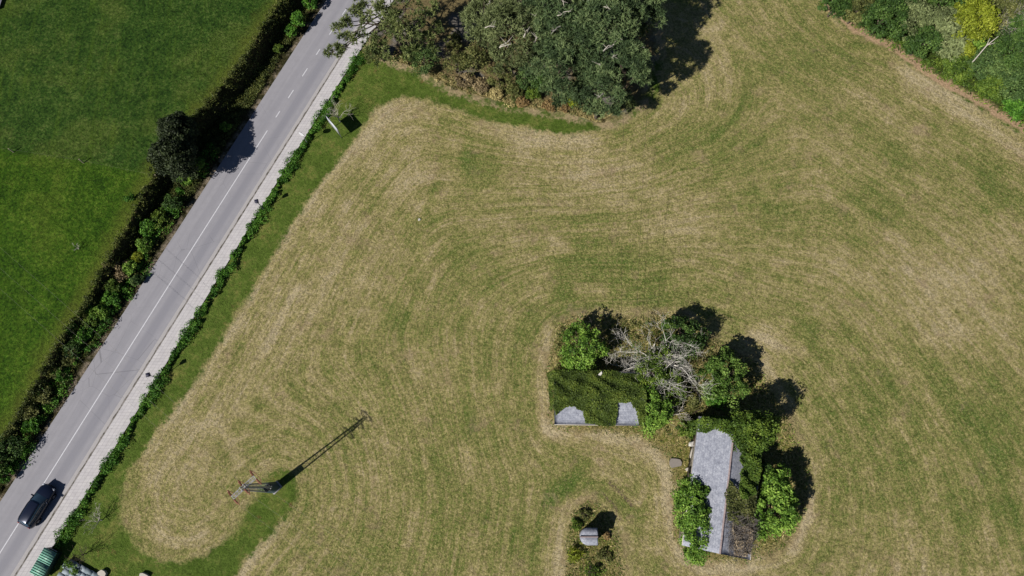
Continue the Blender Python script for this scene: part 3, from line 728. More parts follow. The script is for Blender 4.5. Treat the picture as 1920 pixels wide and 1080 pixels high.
def gable_house(name, label, c, ang, L, Wd, eave, ridge, over=0.18, ridge_tiles=True, openings=()):
    """local x along the ridge"""
    root = empty(name, (c[0], c[1], 0), label, 'house', rz=ang)
    w = MBL(); tk = 0.4; hl, hw = L/2, Wd/2
    for sx, sy, sz_, cc in [(L, tk, eave, (0, -hw+tk/2)), (L, tk, eave, (0, hw-tk/2)), (tk, Wd-2*tk, eave, (-hl+tk/2, 0)), (tk, Wd-2*tk, eave, (hl-tk/2, 0))]:
        w.box((cc[0], cc[1], eave/2-0.1), (sx, sy, sz_+0.0))
    for x in (-hl+0.2, hl-0.2):
        e = eave-0.1
        V = [(x-.2,-hw+.02,e),(x-.2,hw-.02,e),(x-.2,0,ridge-.12),(x+.2,-hw+.02,e),(x+.2,hw-.02,e),(x+.2,0,ridge-.12)]
        w.add(V, [[0,2,1],[3,4,5]]); w.add(V, [[0,3,5,2],[1,2,5,4]])
    w.build('wall', STONE, root)
    for sgn in (-1, 1):
        r = MBL(); nseg = 24; t = 0.07
        sl = (ridge-eave)/hw; y1 = sgn*(hw+over); z1 = eave-over*sl; rows = []
        for lvl in (0, 1):
            for i in range(nseg+1):
                x = -hl-over+(L+2*over)*i/nseg
                for j in range(7):
                    q = j/6; sag = -0.05*math.sin(math.pi*q)*(.6+.4*math.sin(i*.7))+0.02*math.sin(i*1.9+j)
                    rows.append((x, y1*(1-q), z1*(1-q)+ridge*q+sag+(t if lvl else 0)))
        n1_ = 7; tot = (nseg+1)*7; F = []
        for i in range(nseg):
            for j in range(6):
                a0 = i*7+j; F.append([a0+tot, a0+tot+1, a0+tot+8, a0+tot+7][::(1 if sgn > 0 else -1)]); F.append([a0, a0+7, a0+8, a0+1][::(1 if sgn > 0 else -1)])
        for i in range(nseg): F.append([i*7, i*7+tot, (i+1)*7+tot, (i+1)*7])
        for j in range(6): F.append([j, j+1, j+1+tot, j+tot]); b_ = nseg*7; F.append([b_+j, b_+j+tot, b_+j+1+tot, b_+j+1])
        r.add(rows, F); ro = r.build('roof', ROOF, root)
        fz = MBL(); fz.box((0, y1+sgn*0.035, z1+0.01), (L+2*over, 0.06, 0.13)); fz.build('eave_board', FASC, ro)
    if ridge_tiles:
        rt = MBL(); n = int(L/0.42)
        for i in range(n):
            x = -hl-over+(i+.5)*(L+2*over)/n
            pts = [(x-.22, 0, ridge+.075+.02*math.sin(i*.8)), (x+.2, 0, ridge+.10+.02*math.sin(i*.8))]
            rt.tube(pts, [.11, .10], 8, rnd=random.random())
        rt.build('ridge_tiles', TILE, root)
    for (kind_, x, sgn, w_, h_, z0) in openings:
        d = MBL(); d.box((x, sgn*(hw+.02), z0+h_/2), (w_, .08, h_)); f = d.build(kind_, WOOD if kind_ == 'door' else DARKG, root)
        d2 = MBL(); d2.box((x, sgn*(hw+.03), z0+h_+.09), (w_+.4, .1, .18)); d2.build('lintel', FASC, f)
    return root

# house 1: long axis roughly left-right
e1, e2 = P(1040, 795, 2.5), P(1208, 797, 2.5); ang1 = math.atan2(e2[1]-e1[1], e2[0]-e1[0])
t1 = P(1030, 697, 2.5)
L1 = math.hypot(e2[0]-e1[0], e2[1]-e1[1]); W1 = math.hypot(t1[0]-e1[0], t1[1]-e1[1])
u1 = Vector((math.cos(ang1), math.sin(ang1))); v1 = Vector((-u1.y, u1.x))
c1 = Vector(e1)+u1*L1/2+v1*W1/2
gable_house('ruined_house', 'small ruined house nearly buried in ivy, two grey roof patches showing', c1, ang1, L1-.3, W1-.3, 2.5, 3.3, ridge_tiles=False,
            openings=[('door', -1.5, -1, .95, 1.9, 0), ('window', 1.6, -1, .7, .8, 1.0)])
def h1(lx, ly):   # roof height over house 1, local coords from its lower left corner
    d = min(max(ly, 0), W1); return 2.5+0.8*(1-abs(d-W1/2)/(W1/2))
# house 2: ridge runs up-down
r1, r2 = P(1375, 815, 4.2), P(1350, 1035, 4.2); ang2 = math.atan2(r1[1]-r2[1], r1[0]-r2[0])
u2 = Vector((math.cos(ang2), math.sin(ang2))); v2 = Vector((-u2.y, u2.x))
L2 = (Vector(r1)-Vector(r2)).length+1.2; W2 = 6.6
c2 = Vector(r2)+u2*L2/2
gable_house('ruined_house', 'long abandoned house with pale grey roof and red tile ridge, overgrown on its right side', c2, ang2, L2, W2, 2.9, 4.2,
            openings=[('door', 4.2, 1, 1.0, 2.0, 0), ('window', 1.0, 1, .8, .9, 1.1), ('window', -3.0, 1, .8, .9, 1.1)])
print("house1", L1, W1, "house2", L2, W2)

# ivy: thick leafy coats over parts of both houses
def ivy_patch(name, label, polys, hfun, density, leaf, mat, thick=.35, fall=True, parent=None, cat='ivy'):
    mb = MB()
    for poly_ in polys:
        lo = poly_.min(0); hi = poly_.max(0); area = (hi-lo).prod(); n = int(area*density)
        q = rng.uniform(lo, hi, (n, 2)); q = q[inside(q[:, 0], q[:, 1], poly_)]
        h = np.array([hfun(*p) for p in q])
        lump = 0.5+0.5*np.sin(q[:, 0]*2.1+1.3*np.sin(q[:, 1]*1.7))*np.sin(q[:, 1]*2.4+np.sin(q[:, 0]*1.3))
        z = h+0.08+thick*lump*rng.uniform(.3, 1, len(q))
        p = np.column_stack([q, z]); nn = np.tile([0, 0, 1.0], (len(q), 1))
        leaves(mb, p, nn, leaf, lump*.6+.2*rng.uniform(0, 1, len(q)), jitter=.6, up=.3)
    return tag(mb.build(name, mat), label, cat)
def W_(c, u, v, lx, ly): p = Vector(c)+u*lx+v*ly; return (p.x, p.y)
def h_house(c, u, v, L, Wd, eave, ridge):
    def f(x, y):
        d = Vector((x, y))-Vector(c); lx, ly = d.dot(u), d.dot(v)
        if abs(lx) <= L/2+.15 and abs(ly) <= Wd/2+.15:
            return eave+(ridge-eave)*(1-min(abs(ly)/(Wd/2), 1.05))
        ex = max(abs(lx)-L/2, 0); ey = max(abs(ly)-Wd/2, 0); dd = math.hypot(ex, ey)
        return max(0.1, eave-0.1-dd*2.2)
    return f
H1 = h_house(c1, u1, v1, L1, W1, 2.5, 3.3); H2 = h_house(c2, u2, v2, L2, W2, 2.9, 4.2)
def ppoly(pts, h): return np.array([P(x, y, h) for x, y in pts])
def jag(pts, k=5, amp=3.5):
    out = []
    for i in range(len(pts)):
        a_, b_ = np.array(pts[i], float), np.array(pts[(i+1) % len(pts)], float)
        for j in range(k):
            out.append(tuple(a_+(b_-a_)*j/k+rng.normal(0, amp if j else amp*.3, 2)))
    return out
iv1 = ppoly(jag([(1027,694),(1110,690),(1190,700),(1236,712),(1243,800),(1198,798),(1193,770),(1183,757),(1156,755),(1154,796),(1098,794),(1094,772),(1078,762),(1060,765),(1042,780),(1032,765)], 4, 2.2), 3.0)
L_IVY1 = leaf_mat('old_ivy_leaves', C(32,46,16), C(68,86,32), C(112,124,54), k=1.5)
ivy_patch('ivy', 'thick dark ivy blanket covering most of the smaller house roof', [iv1], H1, 520, .10, L_IVY1, .5)
iv2 = ppoly(jag([(1300,790),(1340,776),(1400,780),(1432,800),(1438,850),(1428,905),(1412,930),(1385,930),(1388,880),(1386,850),(1376,838),(1366,822),(1352,808),(1335,806),(1308,812),(1298,815)], 4, 2.5), 3.6)
ivy_patch('ivy', 'green ivy wrapping the upper end and right slope of the long house', [iv2], lambda x, y: H2(x, y)+.25, 330, .12, L_IVY, .7)
iv3 = ppoly(jag([(1364,900),(1390,915),(1424,920),(1430,975),(1416,990),(1380,985),(1362,975),(1358,940)], 3, 3), 3.8)
ivy_patch('climbing_plant', 'rusty olive creeper on the right slope of the long roof', [iv3], lambda x, y: H2(x, y)+.1, 260, .10, L_OLIV, .5, cat='climbing plant')
iv4 = ppoly(jag([(1366,965),(1400,975),(1426,965),(1420,1020),(1400,1045),(1364,1038),(1360,1000)], 3, 3), 3.6)
bt = MB()
q = rng.uniform(iv4.min(0), iv4.max(0), (1600, 2)); q = q[inside(q[:, 0], q[:, 1], iv4)][:420]
for p in q:
    z0 = H2(*p); branching(bt, (p[0], p[1], z0), (random.gauss(0, .6), random.gauss(0, .6), .6), random.uniform(.5, 1.0), .022, 1, .7, .1, (2, 4), .2)
tag(bt.build('dead_creeper', GREYB), 'leafless grey tangle of twigs on the lower right roof of the long house', 'creeper')

iv5 = ppoly(jag([(1372,978),(1392,970),(1424,965),(1424,1030),(1404,1046),(1376,1040)], 4, 3), 3.6)
ivy_patch('dead_ivy', 'dry greyish brown brush heaped on the lower right roof of the long house', [iv5], lambda x, y: H2(x, y)+.05, 260, .09, L_DRYB, .5, cat='brush')
lowp = ppoly([(1050,612),(1200,600),(1330,640),(1400,720),(1330,800),(1240,812),(1250,760),(1230,700),(1040,690)], 0.2)
lg = MB()
for c in scatter_poly(lowp, 150): clump(lg, (c[0], c[1], .1), random.uniform(.3, .7), 40, .09)
tag(lg.build('low_scrub', L_OLIV), 'low olive scrub filling the ground behind the small house', 'scrub', kind='stuff')
# ------------------------------------------------------------------ trees and bushes round the houses
crown_tree('garden_bush', 'bright green laurel bush joined to the right end of the small house', 'bush', 1220, 765, 2.3, .2, 3.9, L_GREEN, n_cl=40, leaf=.13, per=110, sq=(.9, 1.35), cr=.7, rot=.15)
crown_tree('garden_bush', 'tall bright green bush hugging the left wall of the long house', 'bush', 1303, 966, 2.0, .2, 4.4, L_GREEN, n_cl=110, leaf=.14, per=110, sq=(.95, 2.45), cr=.66, rot=-.05)
crown_tree('garden_tree', 'fresh green leafy tree to the right of the long house', 'tree', 1457, 948, 2.05, .4, 4.4, L_GREEN, n_cl=80, leaf=.16, per=90, sq=(1.05, 1.85), cr=.62, rot=-.25)
crown_tree('garden_tree', 'green tree right of the bare pale tree, shading the field edge', 'tree', 1356, 708, 2.9, .4, 4.6, L_MID, n_cl=60, leaf=.15, per=90, cr=.68)
crown_tree('garden_tree', 'green tree above the left part of the small house', 'tree', 1092, 652, 2.8, .3, 4.2, L_GREEN, n_cl=50, leaf=.15, per=75, cr=.7)
crown_tree('garden_tree', 'tall dense ivy-clad tree behind the upper right corner of the long house', 'tree', 1412, 806, 2.6, .5, 7.2, L_IVY, n_cl=60, leaf=.13, per=110, cr=.75, sq=(1.1, .8))
crown_tree('garden_bush', 'yellowish green ivy bush under the bare tree behind the small house', 'bush', 1256, 730, 1.9, .3, 2.6, L_IVY, n_cl=30, leaf=.13, per=80, cr=.6)
crown_tree('garden_bush', 'small dark bush between long house and leafy tree', 'bush', 1432, 880, 1.0, .2, 2.6, L_LAUR, n_cl=16, leaf=.13, per=80, cr=.5)
crown_tree('garden_bush', 'olive green bush swallowed by the lower branches of the large bare tree', 'bush', 1225, 700, 2.2, .3, 3.6, L_IVY, n_cl=34, leaf=.13, per=90, cr=.6)
crown_tree('garden_bush', 'low yellow-green bush between the bare tree and the tree at its right', 'bush', 1310, 740, 1.4, .1, 1.3, L_OLIV, n_cl=16, leaf=.12, per=80, cr=.5)
crown_tree('garden_bush', 'low olive bush against the upper left corner of the long house', 'bush', 1290, 805, 1.2, .1, 1.8, L_IVY, n_cl=16, leaf=.12, per=80, cr=.5)
crown_tree('garden_bush', 'green bush on the ground below the tree right of the bare tree', 'bush', 1345, 745, 1.3, .1, 1.8, L_HEDGE, n_cl=16, leaf=.12, per=80, cr=.5)
# dark thicket inside the bare tree
crown_tree('garden_tree', 'narrow dark green tree at the top right of the bare tree', 'tree', 1284, 632, 2.6, .3, 4.0, L_LAUR, n_cl=50, leaf=.13, per=100, cr=.7)

def bare_tree(name, label, px, py, h, L, depth, n_main, mat, cat='tree', r=.1, spread=.55, lean=(0, 0), up=.2, kids=(2, 4), ivy=None, flat=.6, wob=.15):
    x, y = P(px, py, h*.3); root = empty(name, (x, y, 0), label, cat)
    t = MB(); t.tube(bez((x, y, -.05), (x+lean[0], y+lean[1], h*.3), 0, .08, 5), np.linspace(r*1.3, r, 5), 7); t.build('trunk', mat, root)
    b = MB()
    for k in range(n_main):
        a_ = 2*math.pi*(k+random.uniform(-.3, .3))/n_main; d = Vector((math.cos(a_), math.sin(a_), flat+random.uniform(-.2, .4)))
        branching(b, (x+lean[0], y+lean[1], h*.3*random.uniform(.5, 1)), d, L, r*.7, depth, spread, up, kids, wob)
    b.build('branches', mat, root)
    if ivy:
        mb = MB()
        for _ in range(ivy):
            c = (x+random.gauss(0, 1.1), y+random.gauss(0, 1.5), h*random.uniform(.35, .95)); clump(mb, c, random.uniform(.45, .85), 80, .11)
        mb.build('ivy_crown', L_IVY, root)
    return root
bare_tree('bare_tree', 'large pale leafless tree with wide tangled branches and some ivy behind the small house', 1228, 685, 5.0, 3.3, 4, 11, WHITEB, r=.17, ivy=30, kids=(3, 4), spread=.6, flat=.5, wob=.2)
bare_tree('bare_tree', 'smaller grey leafless tree between the two houses', 1272, 775, 2.6, 1.5, 3, 7, PALEB, r=.06, kids=(2, 3), flat=.4)
bare_tree('bare_tree', 'thin pale leafless tree behind the billboard beside the hedge', 633, 218, 4.4, 1.5, 3, 6, PALEB, r=.06, kids=(2, 3), flat=1.6)
bare_tree('bare_tree', 'low thin leafless tree on the grass at the lower left beside the field', 184, 976, 2.4, 1.1, 3, 6, PALEB, r=.045, kids=(2, 3), flat=.9)
bare_tree('garden_sapling', 'small dark brown sapling on the grass near the green container', 154, 1040, 2.2, .9, 3, 6, BARK, r=.04, kids=(2, 4), flat=1.0)
bare_tree('bare_tree', 'dead grey twigs rising above the green tree by the small house', 1110, 632, 4.2, 1.6, 3, 6, GREYB, r=.05, kids=(2, 3), flat=.5)

# ------------------------------------------------------------------ well hut
hc = Vector(P(1105, 1006, 2.2)); hut = empty('stone_hut', (hc.x, hc.y, 0), 'tiny stone hut with a rounded end and grey two-sided roof alone in the field', 'hut')
def hut_outline(s=1.0):
    pts = [(0.75, -.78), (0.82, 0), (0.78, .78)]
    for k in range(9):
        t = math.pi/2+math.pi*(k)/8; pts.append((-.05+.88*math.cos(t), .80*math.sin(t)))
    return [(x*s, y*s) for x, y in pts]
ol = hut_outline(.93); n = len(ol); w = MBL()
w.add([(x, y, -.05) for x, y in ol]+[(x, y, 2.05) for x, y in ol], [[i, (i+1) % n, n+(i+1) % n, n+i] for i in range(n)]); 
w.build('wall', STONE, hut)
d = MBL(); d.box((.1, -.76, .8), (.6, .12, 1.5)); d.build('door', WOOD, hut)
ol = hut_outline(1.1)
for sgn in (-1, 1):
    r = MBL(); side = [p for p in ol if p[1]*sgn >= -1e-6]; side.sort(key=lambda p: p[0])
    V = []; m = 14
    xs = np.linspace(-1.0, .88, m)
    for x in xs:
        yb_ = .88*math.sqrt(max(0, 1-(min(x+.05, 0)/.968)**2)) if x < -.05 else .86
        for lv in (0, .09):
            V += [(x, sgn*0.0, 2.5+lv), (x, sgn*yb_, 2.12+lv+.02*math.sin(x*7))]
    F = []
    for i in range(m-1):
        a0 = i*4; b0_ = a0+4
        F += [[a0, a0+1, b0_+1, b0_], [a0+2, b0_+2, b0_+3, a0+3], [a0+1, a0+3, b0_+3, b0_+1], [a0, b0_, b0_+2, a0+2]]
    F += [[0, 2, 3, 1], [(m-1)*4, (m-1)*4+1, (m-1)*4+3, (m-1)*4+2]]
    r.add(V, F); r.build('roof', ROOF, hut)
rt = MBL()
for i in range(6): rt.tube([(-1.0+i*.31, 0, 2.61), (-.68+i*.31, 0, 2.63)], [.07, .06], 6)
rt.build('ridge_tiles', TILE, hut)
for (px, py, r, h, m, lb) in [(1078, 1040, .8, .7, L_LIME, 'yellowish weed clump below left of the stone hut'), (1095, 965, .7, .5, L_OLIV, 'ochre weed clump just above the stone hut'), (1132, 1045, .8, .6, L_OLIV, 'brownish weed clump below right of the stone hut'),
                              (1110, 1070, .9, .6, L_IVY, 'green weed clump under the stone hut at the bottom edge'), (1082, 985, .6, .6, L_IVY, 'green weed clump left of the stone hut'), (1138, 1005, .4, .4, L_ORNG, 'small rusty weed clump right of the stone hut')]:
    crown_tree('weed_clump', lb, 'weeds', px, py, r, .05, h, m, n_cl=10, leaf=.1, per=50, group='weed clumps round the hut', cr=r*.45, crown_name='foliage')

# slabs and debris by the houses
WHT = plain('white_render', C(226,222,214), .8, amp=.3, sc=3)
def slab(name, label, cat, px, py, h, size, mat, rz=0, tilt=(0, 0), z=None):
    x, y = P(px, py, h); mb = MB()
    n = 9; V = []; ph = random.random()*6
    for lv in (0, 1):
        for k in range(n):
            t = 2*math.pi*k/n; q = 1+.12*math.sin(3*t+ph)
            qx = max(-1, min(1, math.cos(t)*1.25)); qy = max(-1, min(1, math.sin(t)*1.25))
            V.append((qx*size[0]/2*q*(1-.04*lv), qy*size[1]/2*q*(1-.04*lv), (lv-.5)*size[2]))
    M = Matrix.Rotation(rz, 3, 'Z') @ Matrix.Rotation(tilt[0], 3, 'X') @ Matrix.Rotation(tilt[1], 3, 'Y')
    V = [tuple(M @ Vector(v)) for v in V]
    mb.add(V, [[i, (i+1) % n, n+(i+1) % n, n+i] for i in range(n)]); mb.add(V, [list(range(n, 2*n))]); mb.add(V, [list(range(n))[::-1]])
    o = mb.build(name, mat); o.location = (x, y, (h if z is None else z)); return tag(o, label, cat)
slab('concrete_slab', 'flat round-cornered grey concrete slab on the ground left of the long house', 'slab', 1266, 868, .12, (1.35, .95, .24), plain('grey_concrete', C(156,148,140), .9, amp=.35), .05)
slab('white_sheet', 'white sheet lying above the dark back of the small house', 'sheet', 1124, 703, 2.9, (.28, .85, .06), WHT, -.75, (.25, 0))
slab('white_rubble', 'white broken block at the upper left corner of the long roof', 'rubble', 1299, 832, 1.2, (.8, .5, .5), WHT, .3, (.15, .2))
slab('white_rubble', 'cream slab of fallen wall leaning on the left side of the long house', 'rubble', 1299, 850, .9, (.45, 1.3, .3), FASC, -.2, (.3, .1))
slab('white_rubble', 'small pale stone below the fallen cream wall', 'rubble', 1289, 880, .15, (.4, .35, .25), FASC, .4)
slab('field_stone', 'small pale stone lying alone in the mown field', 'stone', 786, 412, .1, (.28, .25, .2), WHT, .4)
slab('wooden_beam', 'dark fallen beam in the grass between the two houses', 'beam', 1307, 771, .2, (1.25, .16, .16), WOOD, .45)

# ------------------------------------------------------------------ power tower
GALV = plain('galvanised_steel', C(190,192,198), .5, metal=.3, amp=.2)
SHEATH = plain('blue_grey_plate', C(70,92,104), .6, amp=.2)
INSUL = plain('red_brown_insulator', C(184,120,102), .5, amp=.2)
WIREM = plain('aluminium_wire', C(150,146,130), .5, metal=.2)
tx, ty = P(517, 914, 0); cross_a = P(439, 930, TOWER_H); cross_b = P(475, 897, TOWER_H)
tang = math.atan2(cross_b[1]-cross_a[1], cross_b[0]-cross_a[0]); ux, uy = math.cos(tang), math.sin(tang)
tw = empty('power_tower', (tx, ty, 0), 'steel lattice power tower with plated foot and a flat cross arm in the field', 'power tower', rz=tang)
TH_ = TOWER_H
f = MBL(); f.box((0, 0, .08), (1.15, .95, .2)); f.build('concrete_base', CONC, tw)
def hwid(z): return .42-.22*min(z/TH_, 1), .34-.20*min(z/TH_, 1)
for sx in (-1, 1):
    for sy in (-1, 1):
        l = MBL(); a0 = hwid(.2); a1 = hwid(TH_+.5); l.tube([(sx*a0[0], sy*a0[1], .2), (sx*a1[0], sy*a1[1], TH_+.4)], .065, 4); l.build('leg', GALV, tw)
br_ = MBL(); z = 2.8; s_ = 1
while z < TH_:
    a0, a1 = hwid(z), hwid(z+.6)
    for sy in (-1, 1): br_.tube([(-s_*a0[0], sy*a0[1], z), (s_*a1[0], sy*a1[1], z+.6)], .018, 4)
    for sx in (-1, 1): br_.tube([(sx*a0[0], -s_*a0[1], z), (sx*a1[0], s_*a1[1], z+.6)], .018, 4)
    z += .6; s_ = -s_
br_.build('lattice_bracing', GALV, tw)
sh = MBL()
a0, a1 = hwid(.25), hwid(2.6)
sh.add([(-a0[0]-.06,-a0[1]-.06,.25),(a0[0]+.06,-a0[1]-.06,.25),(a0[0]+.06,a0[1]+.06,.25),(-a0[0]-.06,a0[1]+.06,.25),(-a1[0]-.06,-a1[1]-.06,2.6),(a1[0]+.06,-a1[1]-.06,2.6),(a1[0]+.06,a1[1]+.06,2.6),(-a1[0]-.06,a1[1]+.06,2.6)],
       [[0,1,5,4],[1,2,6,5],[2,3,7,6],[3,0,4,7]]); sh.build('anti_climb_plate', SHEATH, tw)
ca = MBL(); AL = 1.35; zt = TH_
for sy in (-.19, .19):
    ca.tube([(-AL, sy, zt), (AL, sy, zt)], .038, 4)
for i in range(9):
    x = -AL+i*AL/4; ca.tube([(x, -.19, zt), (x, .19, zt)], .025, 4)
    if i < 8: ca.tube([(x, -.19 if i % 2 else .19, zt+.005), (x+AL/4, .19 if i % 2 else -.19, zt+.005)], .02, 4)
for sx in (-1, 1): ca.tube([(sx*AL, 0, zt), (0, 0, zt-.7)], .025, 4)
ca.build('cross_arm', GALV, tw)
# conductors leave up-left and down-right
wd = []
for (xx, zz) in [(-AL, zt), (0, zt+.15), (AL, zt)]:
    for sy in (-1, 1):
        m = MBL(); 
        for k in range(6): m.tube([(xx, sy*(.25+k*.09), zz-.02*k), (xx, sy*(.30+k*.09), zz-.02*k)], [.12, .07], 7)
        m.tube([(xx, sy*.2, zz), (xx, sy*.95, zz-.13)], .025, 5); m.build('insulator', INSUL, tw)
    jm = MBL(); jm.tube([(xx, -.95, zz-.13), (xx+.12, -.5, zz-.5), (xx+.15, 0, zz-.6), (xx+.12, .5, zz-.5), (xx, .95, zz-.13)], .03, 5); jm.build('jumper_wire', INSUL, tw)
far_ul = P(-420, 140, 11); far_dr = P(1250, 1500, 9)
vn = Vector((-uy, ux))
for i, off in enumerate((-1, 0, 1)):
    base = Vector((tx+ux*AL*off, ty+uy*AL*off))
    for dest, nm, sg in ((far_ul, 'upper-left', 1), (far_dr, 'lower-right', -1)):
        e = Vector(dest)+Vector((ux, uy))*AL*off*1.3; st = base+vn*sg*.95
        if (Vector(dest)-base).dot(vn)*sg < 0: st = base-vn*sg*.95
        p = [(st.x+(e.x-st.x)*t, st.y+(e.y-st.y)*t, TH_-.1-2.2*4*t*(1-t)*.4+(1.5*t)) for t in np.linspace(0, 1, 24)]
        m = MB(); m.tube(p, .007, 4)
        which = ['nearest the lower left end of the cross arm', 'from the middle of the cross arm', 'nearest the upper right end of the cross arm'][i]
        tag(m.build('power_line', WIREM), 'thin %s wire %s' % (nm, which), 'wire', 'wires of the power tower')
# a service line from the grove to the small house
for (a_, b_, lb) in [((1214, 195), (1190, 690), 'right one of two thin dark cables between the grove and the small house'), ((1170, 195), (1165, 690), 'left one of two thin dark cables between the grove and the small house')]:
    pa = P(*a_, 6.5); pb = P(*b_, 3.4)
    m = MB(); m.tube([(pa[0]+(pb[0]-pa[0])*t, pa[1]+(pb[1]-pa[1])*t, 6.5+(3.4-6.5)*t-1.0*4*t*(1-t)*.6) for t in np.linspace(0, 1, 20)], .014, 4)
    tag(m.build('overhead_cable', plain('black_cable', C(40,38,36), .7)), lb, 'cable')

# ------------------------------------------------------------------ street lamps, signs, fence posts
DKM = plain('dark_painted_metal', C(52,52,72), .5, amp=.15)
GLAS = plain('lamp_glass', C(150,150,170), .25, amp=.1)
def lamp(px, py, label):
    h = 2.8; x, y = P(px, py, h); rt_ = empty('street_lamp', (x, y, .0), label, 'street lamp', 'short lamps along the pavement')
    p = MBL(); p.tube([(0,0,0),(0,0,.35),(0,0,.36),(0,0,h-.42)], [.09,.085,.045,.04], 8); p.build('pole', DKM, rt_)
    b = MBL(); b.box((0,0,h-.27), (.30,.30,.34), rz=.3, taper=1.25); b.build('lantern_glass', GLAS, rt_)
    c_ = MBL(); c_.box((0,0,h-.04), (.48,.48,.10), rz=.3, taper=.62); cp = c_.build('lantern_cap', DKM, rt_); c_ = MBL(); c_.box((0,0,h-.45), (.26,.26,.05), rz=.3); c_.build('lantern_base', DKM, rt_)
lamp(276.4, 702.5, 'dark square-headed lamp post beside the pavement, the one nearer the car')
lamp(480.4, 376.5, 'dark square-headed lamp post beside the pavement, the one nearer the round sign')

# round traffic sign
SIGNW = plain('white_sign_face', C(240,240,244), .4, amp=.06)
sx_, sy_ = P(567, 252.5, 2.3); sroot = empty('traffic_sign', (sx_, sy_, .1), 'round white traffic sign on a grey pole over the hedge', 'traffic sign')
road_t = math.atan2(1.0, float(xC.deriv()(sy_)))   # heading of the road
m = MBL(); m.tube([(0,0,0),(0,0,2.75)], .035, 8); m.build('pole', GALV, sroot)
dn = Vector((-math.cos(road_t), -math.sin(road_t)))
def disc(mb, r, off, th=.02, z=2.4, n=20):
    s = Vector((-dn.y, dn.x)); ctr = dn*off; V = []
    for lv in (0, 1):
        for k in range(n):
            t = 2*math.pi*k/n; q = ctr+s*math.cos(t)*r+dn*th*lv; V.append((q.x, q.y, z+math.sin(t)*r))
    mb.add(V, [[i, (i+1) % n, n+(i+1) % n, n+i] for i in range(n)]); mb.add(V, [list(range(n, 2*n))]); mb.add(V, [list(range(n))[::-1]])
m = MBL(); disc(m, .40, .045); m.build('sign_rim', GALV, sroot)
m = MBL(); disc(m, .385, .068); m.build('sign_face', SIGNW, sroot)

# billboard: two posts and a panel
bb = P(641, 259, 0); ba = P(623, 238, 0)
bd = (Vector(bb)-Vector(ba)); bl = bd.length; bang = math.atan2(bd.y, bd.x)
bo = empty('billboard', (ba[0], ba[1], 0), 'white panel on two grey posts standing beside the hedge', 'billboard', rz=bang)
for x in (0.12, bl-.05): m = MBL(); m.box((x, 0, 1.3), (.08, .08, 2.6)); m.build('post', GALV, bo)
m = MBL(); m.box((bl/2, -.07, 1.92), (bl+.15, .05, 1.4)); m.build('panel', plain('panel_white', C(222,228,238), .45, amp=.12), bo)
m = MBL(); 
for z in (1.2, 2.64): m.box((bl/2, -.07, z), (bl+.23, .08, .05))
for x in (-.09, bl+.09): m.box((x, -.07, 1.92), (.05, .075, 1.46))
m.build('panel_frame', GALV, bo)
print('billboard width', bl)

# fence posts in the meadow with wire
POSTM = plain('weathered_post', C(176,166,140), .9, amp=.3)
fp = [((25,285), 'leftmost pale leaning post of the meadow fence'), ((155,304), 'middle pale post of the meadow fence'), ((292,329), 'pale post of the meadow fence next to the dark tree')]
tops = []
for (p, lb) in fp:
    x, y = P(*p, 2.6); z = ground_z(x, y); m = MB(); m.tube([(x, y, z-.1), (x-.05, y+.04, z+.9)], [.075, .065], 7); m.add([(x-.05+.065*math.cos(k*math.pi/3), y+.04+.065*math.sin(k*math.pi/3), z+.9) for k in range(6)], [[0,1,2,3,4,5]])
    o = m.build('fence_post', POSTM, None); tag(o, lb, 'fence post', 'posts of the meadow fence'); tops.append((x-.05, y+.04, z+.75))
e0 = P(-60, 268, 3.4)
m = MB(); m.tube([(e0[0], e0[1], tops[0][2])]+tops, .003, 4); tag(m.build('fence_wire', WIREM), 'thin wire strung between the meadow fence posts', 'wire')
bare_tree('bare_shrub', 'small pale twiggy shrub standing in the lower meadow', 166, 476, 1.0, .45, 2, 5, PALEB, 'shrub', r=.03, flat=.6)
for r_ in [o for o in COL.objects if o.name.startswith('bare_shrub')]: r_.location.z = ground_z(r_.location.x, r_.location.y)
crown_tree('meadow_bush', 'small green bush at the edge of the lower meadow near the dark tree', 'bush', 242, 370, .55, .1, .9, L_HEDGE, n_cl=8, leaf=.1, per=50, cr=.3, crown_name='foliage')

# ------------------------------------------------------------------ green container with a ribbed lid
CH = 1.15
rc_ = [P(83, 1026, CH+.13), P(106.5, 1036.5, CH+.13), P(84, 1079, CH+.13), P(55, 1074, CH+.13)]
A_ = Vector(rc_[0]); B_ = Vector(rc_[1]); D_ = Vector(rc_[3])
su_ = (A_-D_); sl_ = su_.length; su_.normalize(); sw_ = abs((B_-A_).dot(Vector((su_.y, -su_.x))))
sv_ = Vector((su_.y, -su_.x)); cs_ = (A_+D_)/2+sv_*sw_/2; sang = math.atan2(su_.y, su_.x)
print('container', sl_, sw_)
sroot = empty('waste_container', (cs_.x, cs_.y, .13), 'long green container with ribbed lid standing on the pavement', 'container', rz=sang)
GRN = N('green_sheet', .5); GRN.out(GRN.mix(GRN.ss(GRN.noise(1.6, 4, .7, vec=GRN.obj()), .38, .62), C(104,164,146), C(150,204,178))); GRN = GRN.m
GRD = plain('dark_green_panel', C(34,62,58), .5)
hl, hw = sl_/2, sw_/2
m = MBL(); m.box((0, 0, CH/2), (sl_-.1, sw_-.12, CH-.12)); m.build('body', GRD, sroot)
for k, sg in enumerate((-1, 1)):
    m = MBL(); m.box((sg*hl*.502, 0, CH-.03), (hl-.02, sw_, .05)); lid = m.build('lid', GRN, sroot)
    nr = 6
    for i in range(nr):
        m2 = MBL(); m2.box((sg*hl*.5-hl/2+hl*(i+.5)/nr, 0, CH+.018), (.03, sw_+.02, .04)); m2.build('lid_rib', GRD, lid)
for sx in (-1, 1):
    m = MBL(); m.box((sx*(hl-.02), 0, CH*.55), (.06, sw_*.6, .08)); m.build('handle', GALV, sroot)

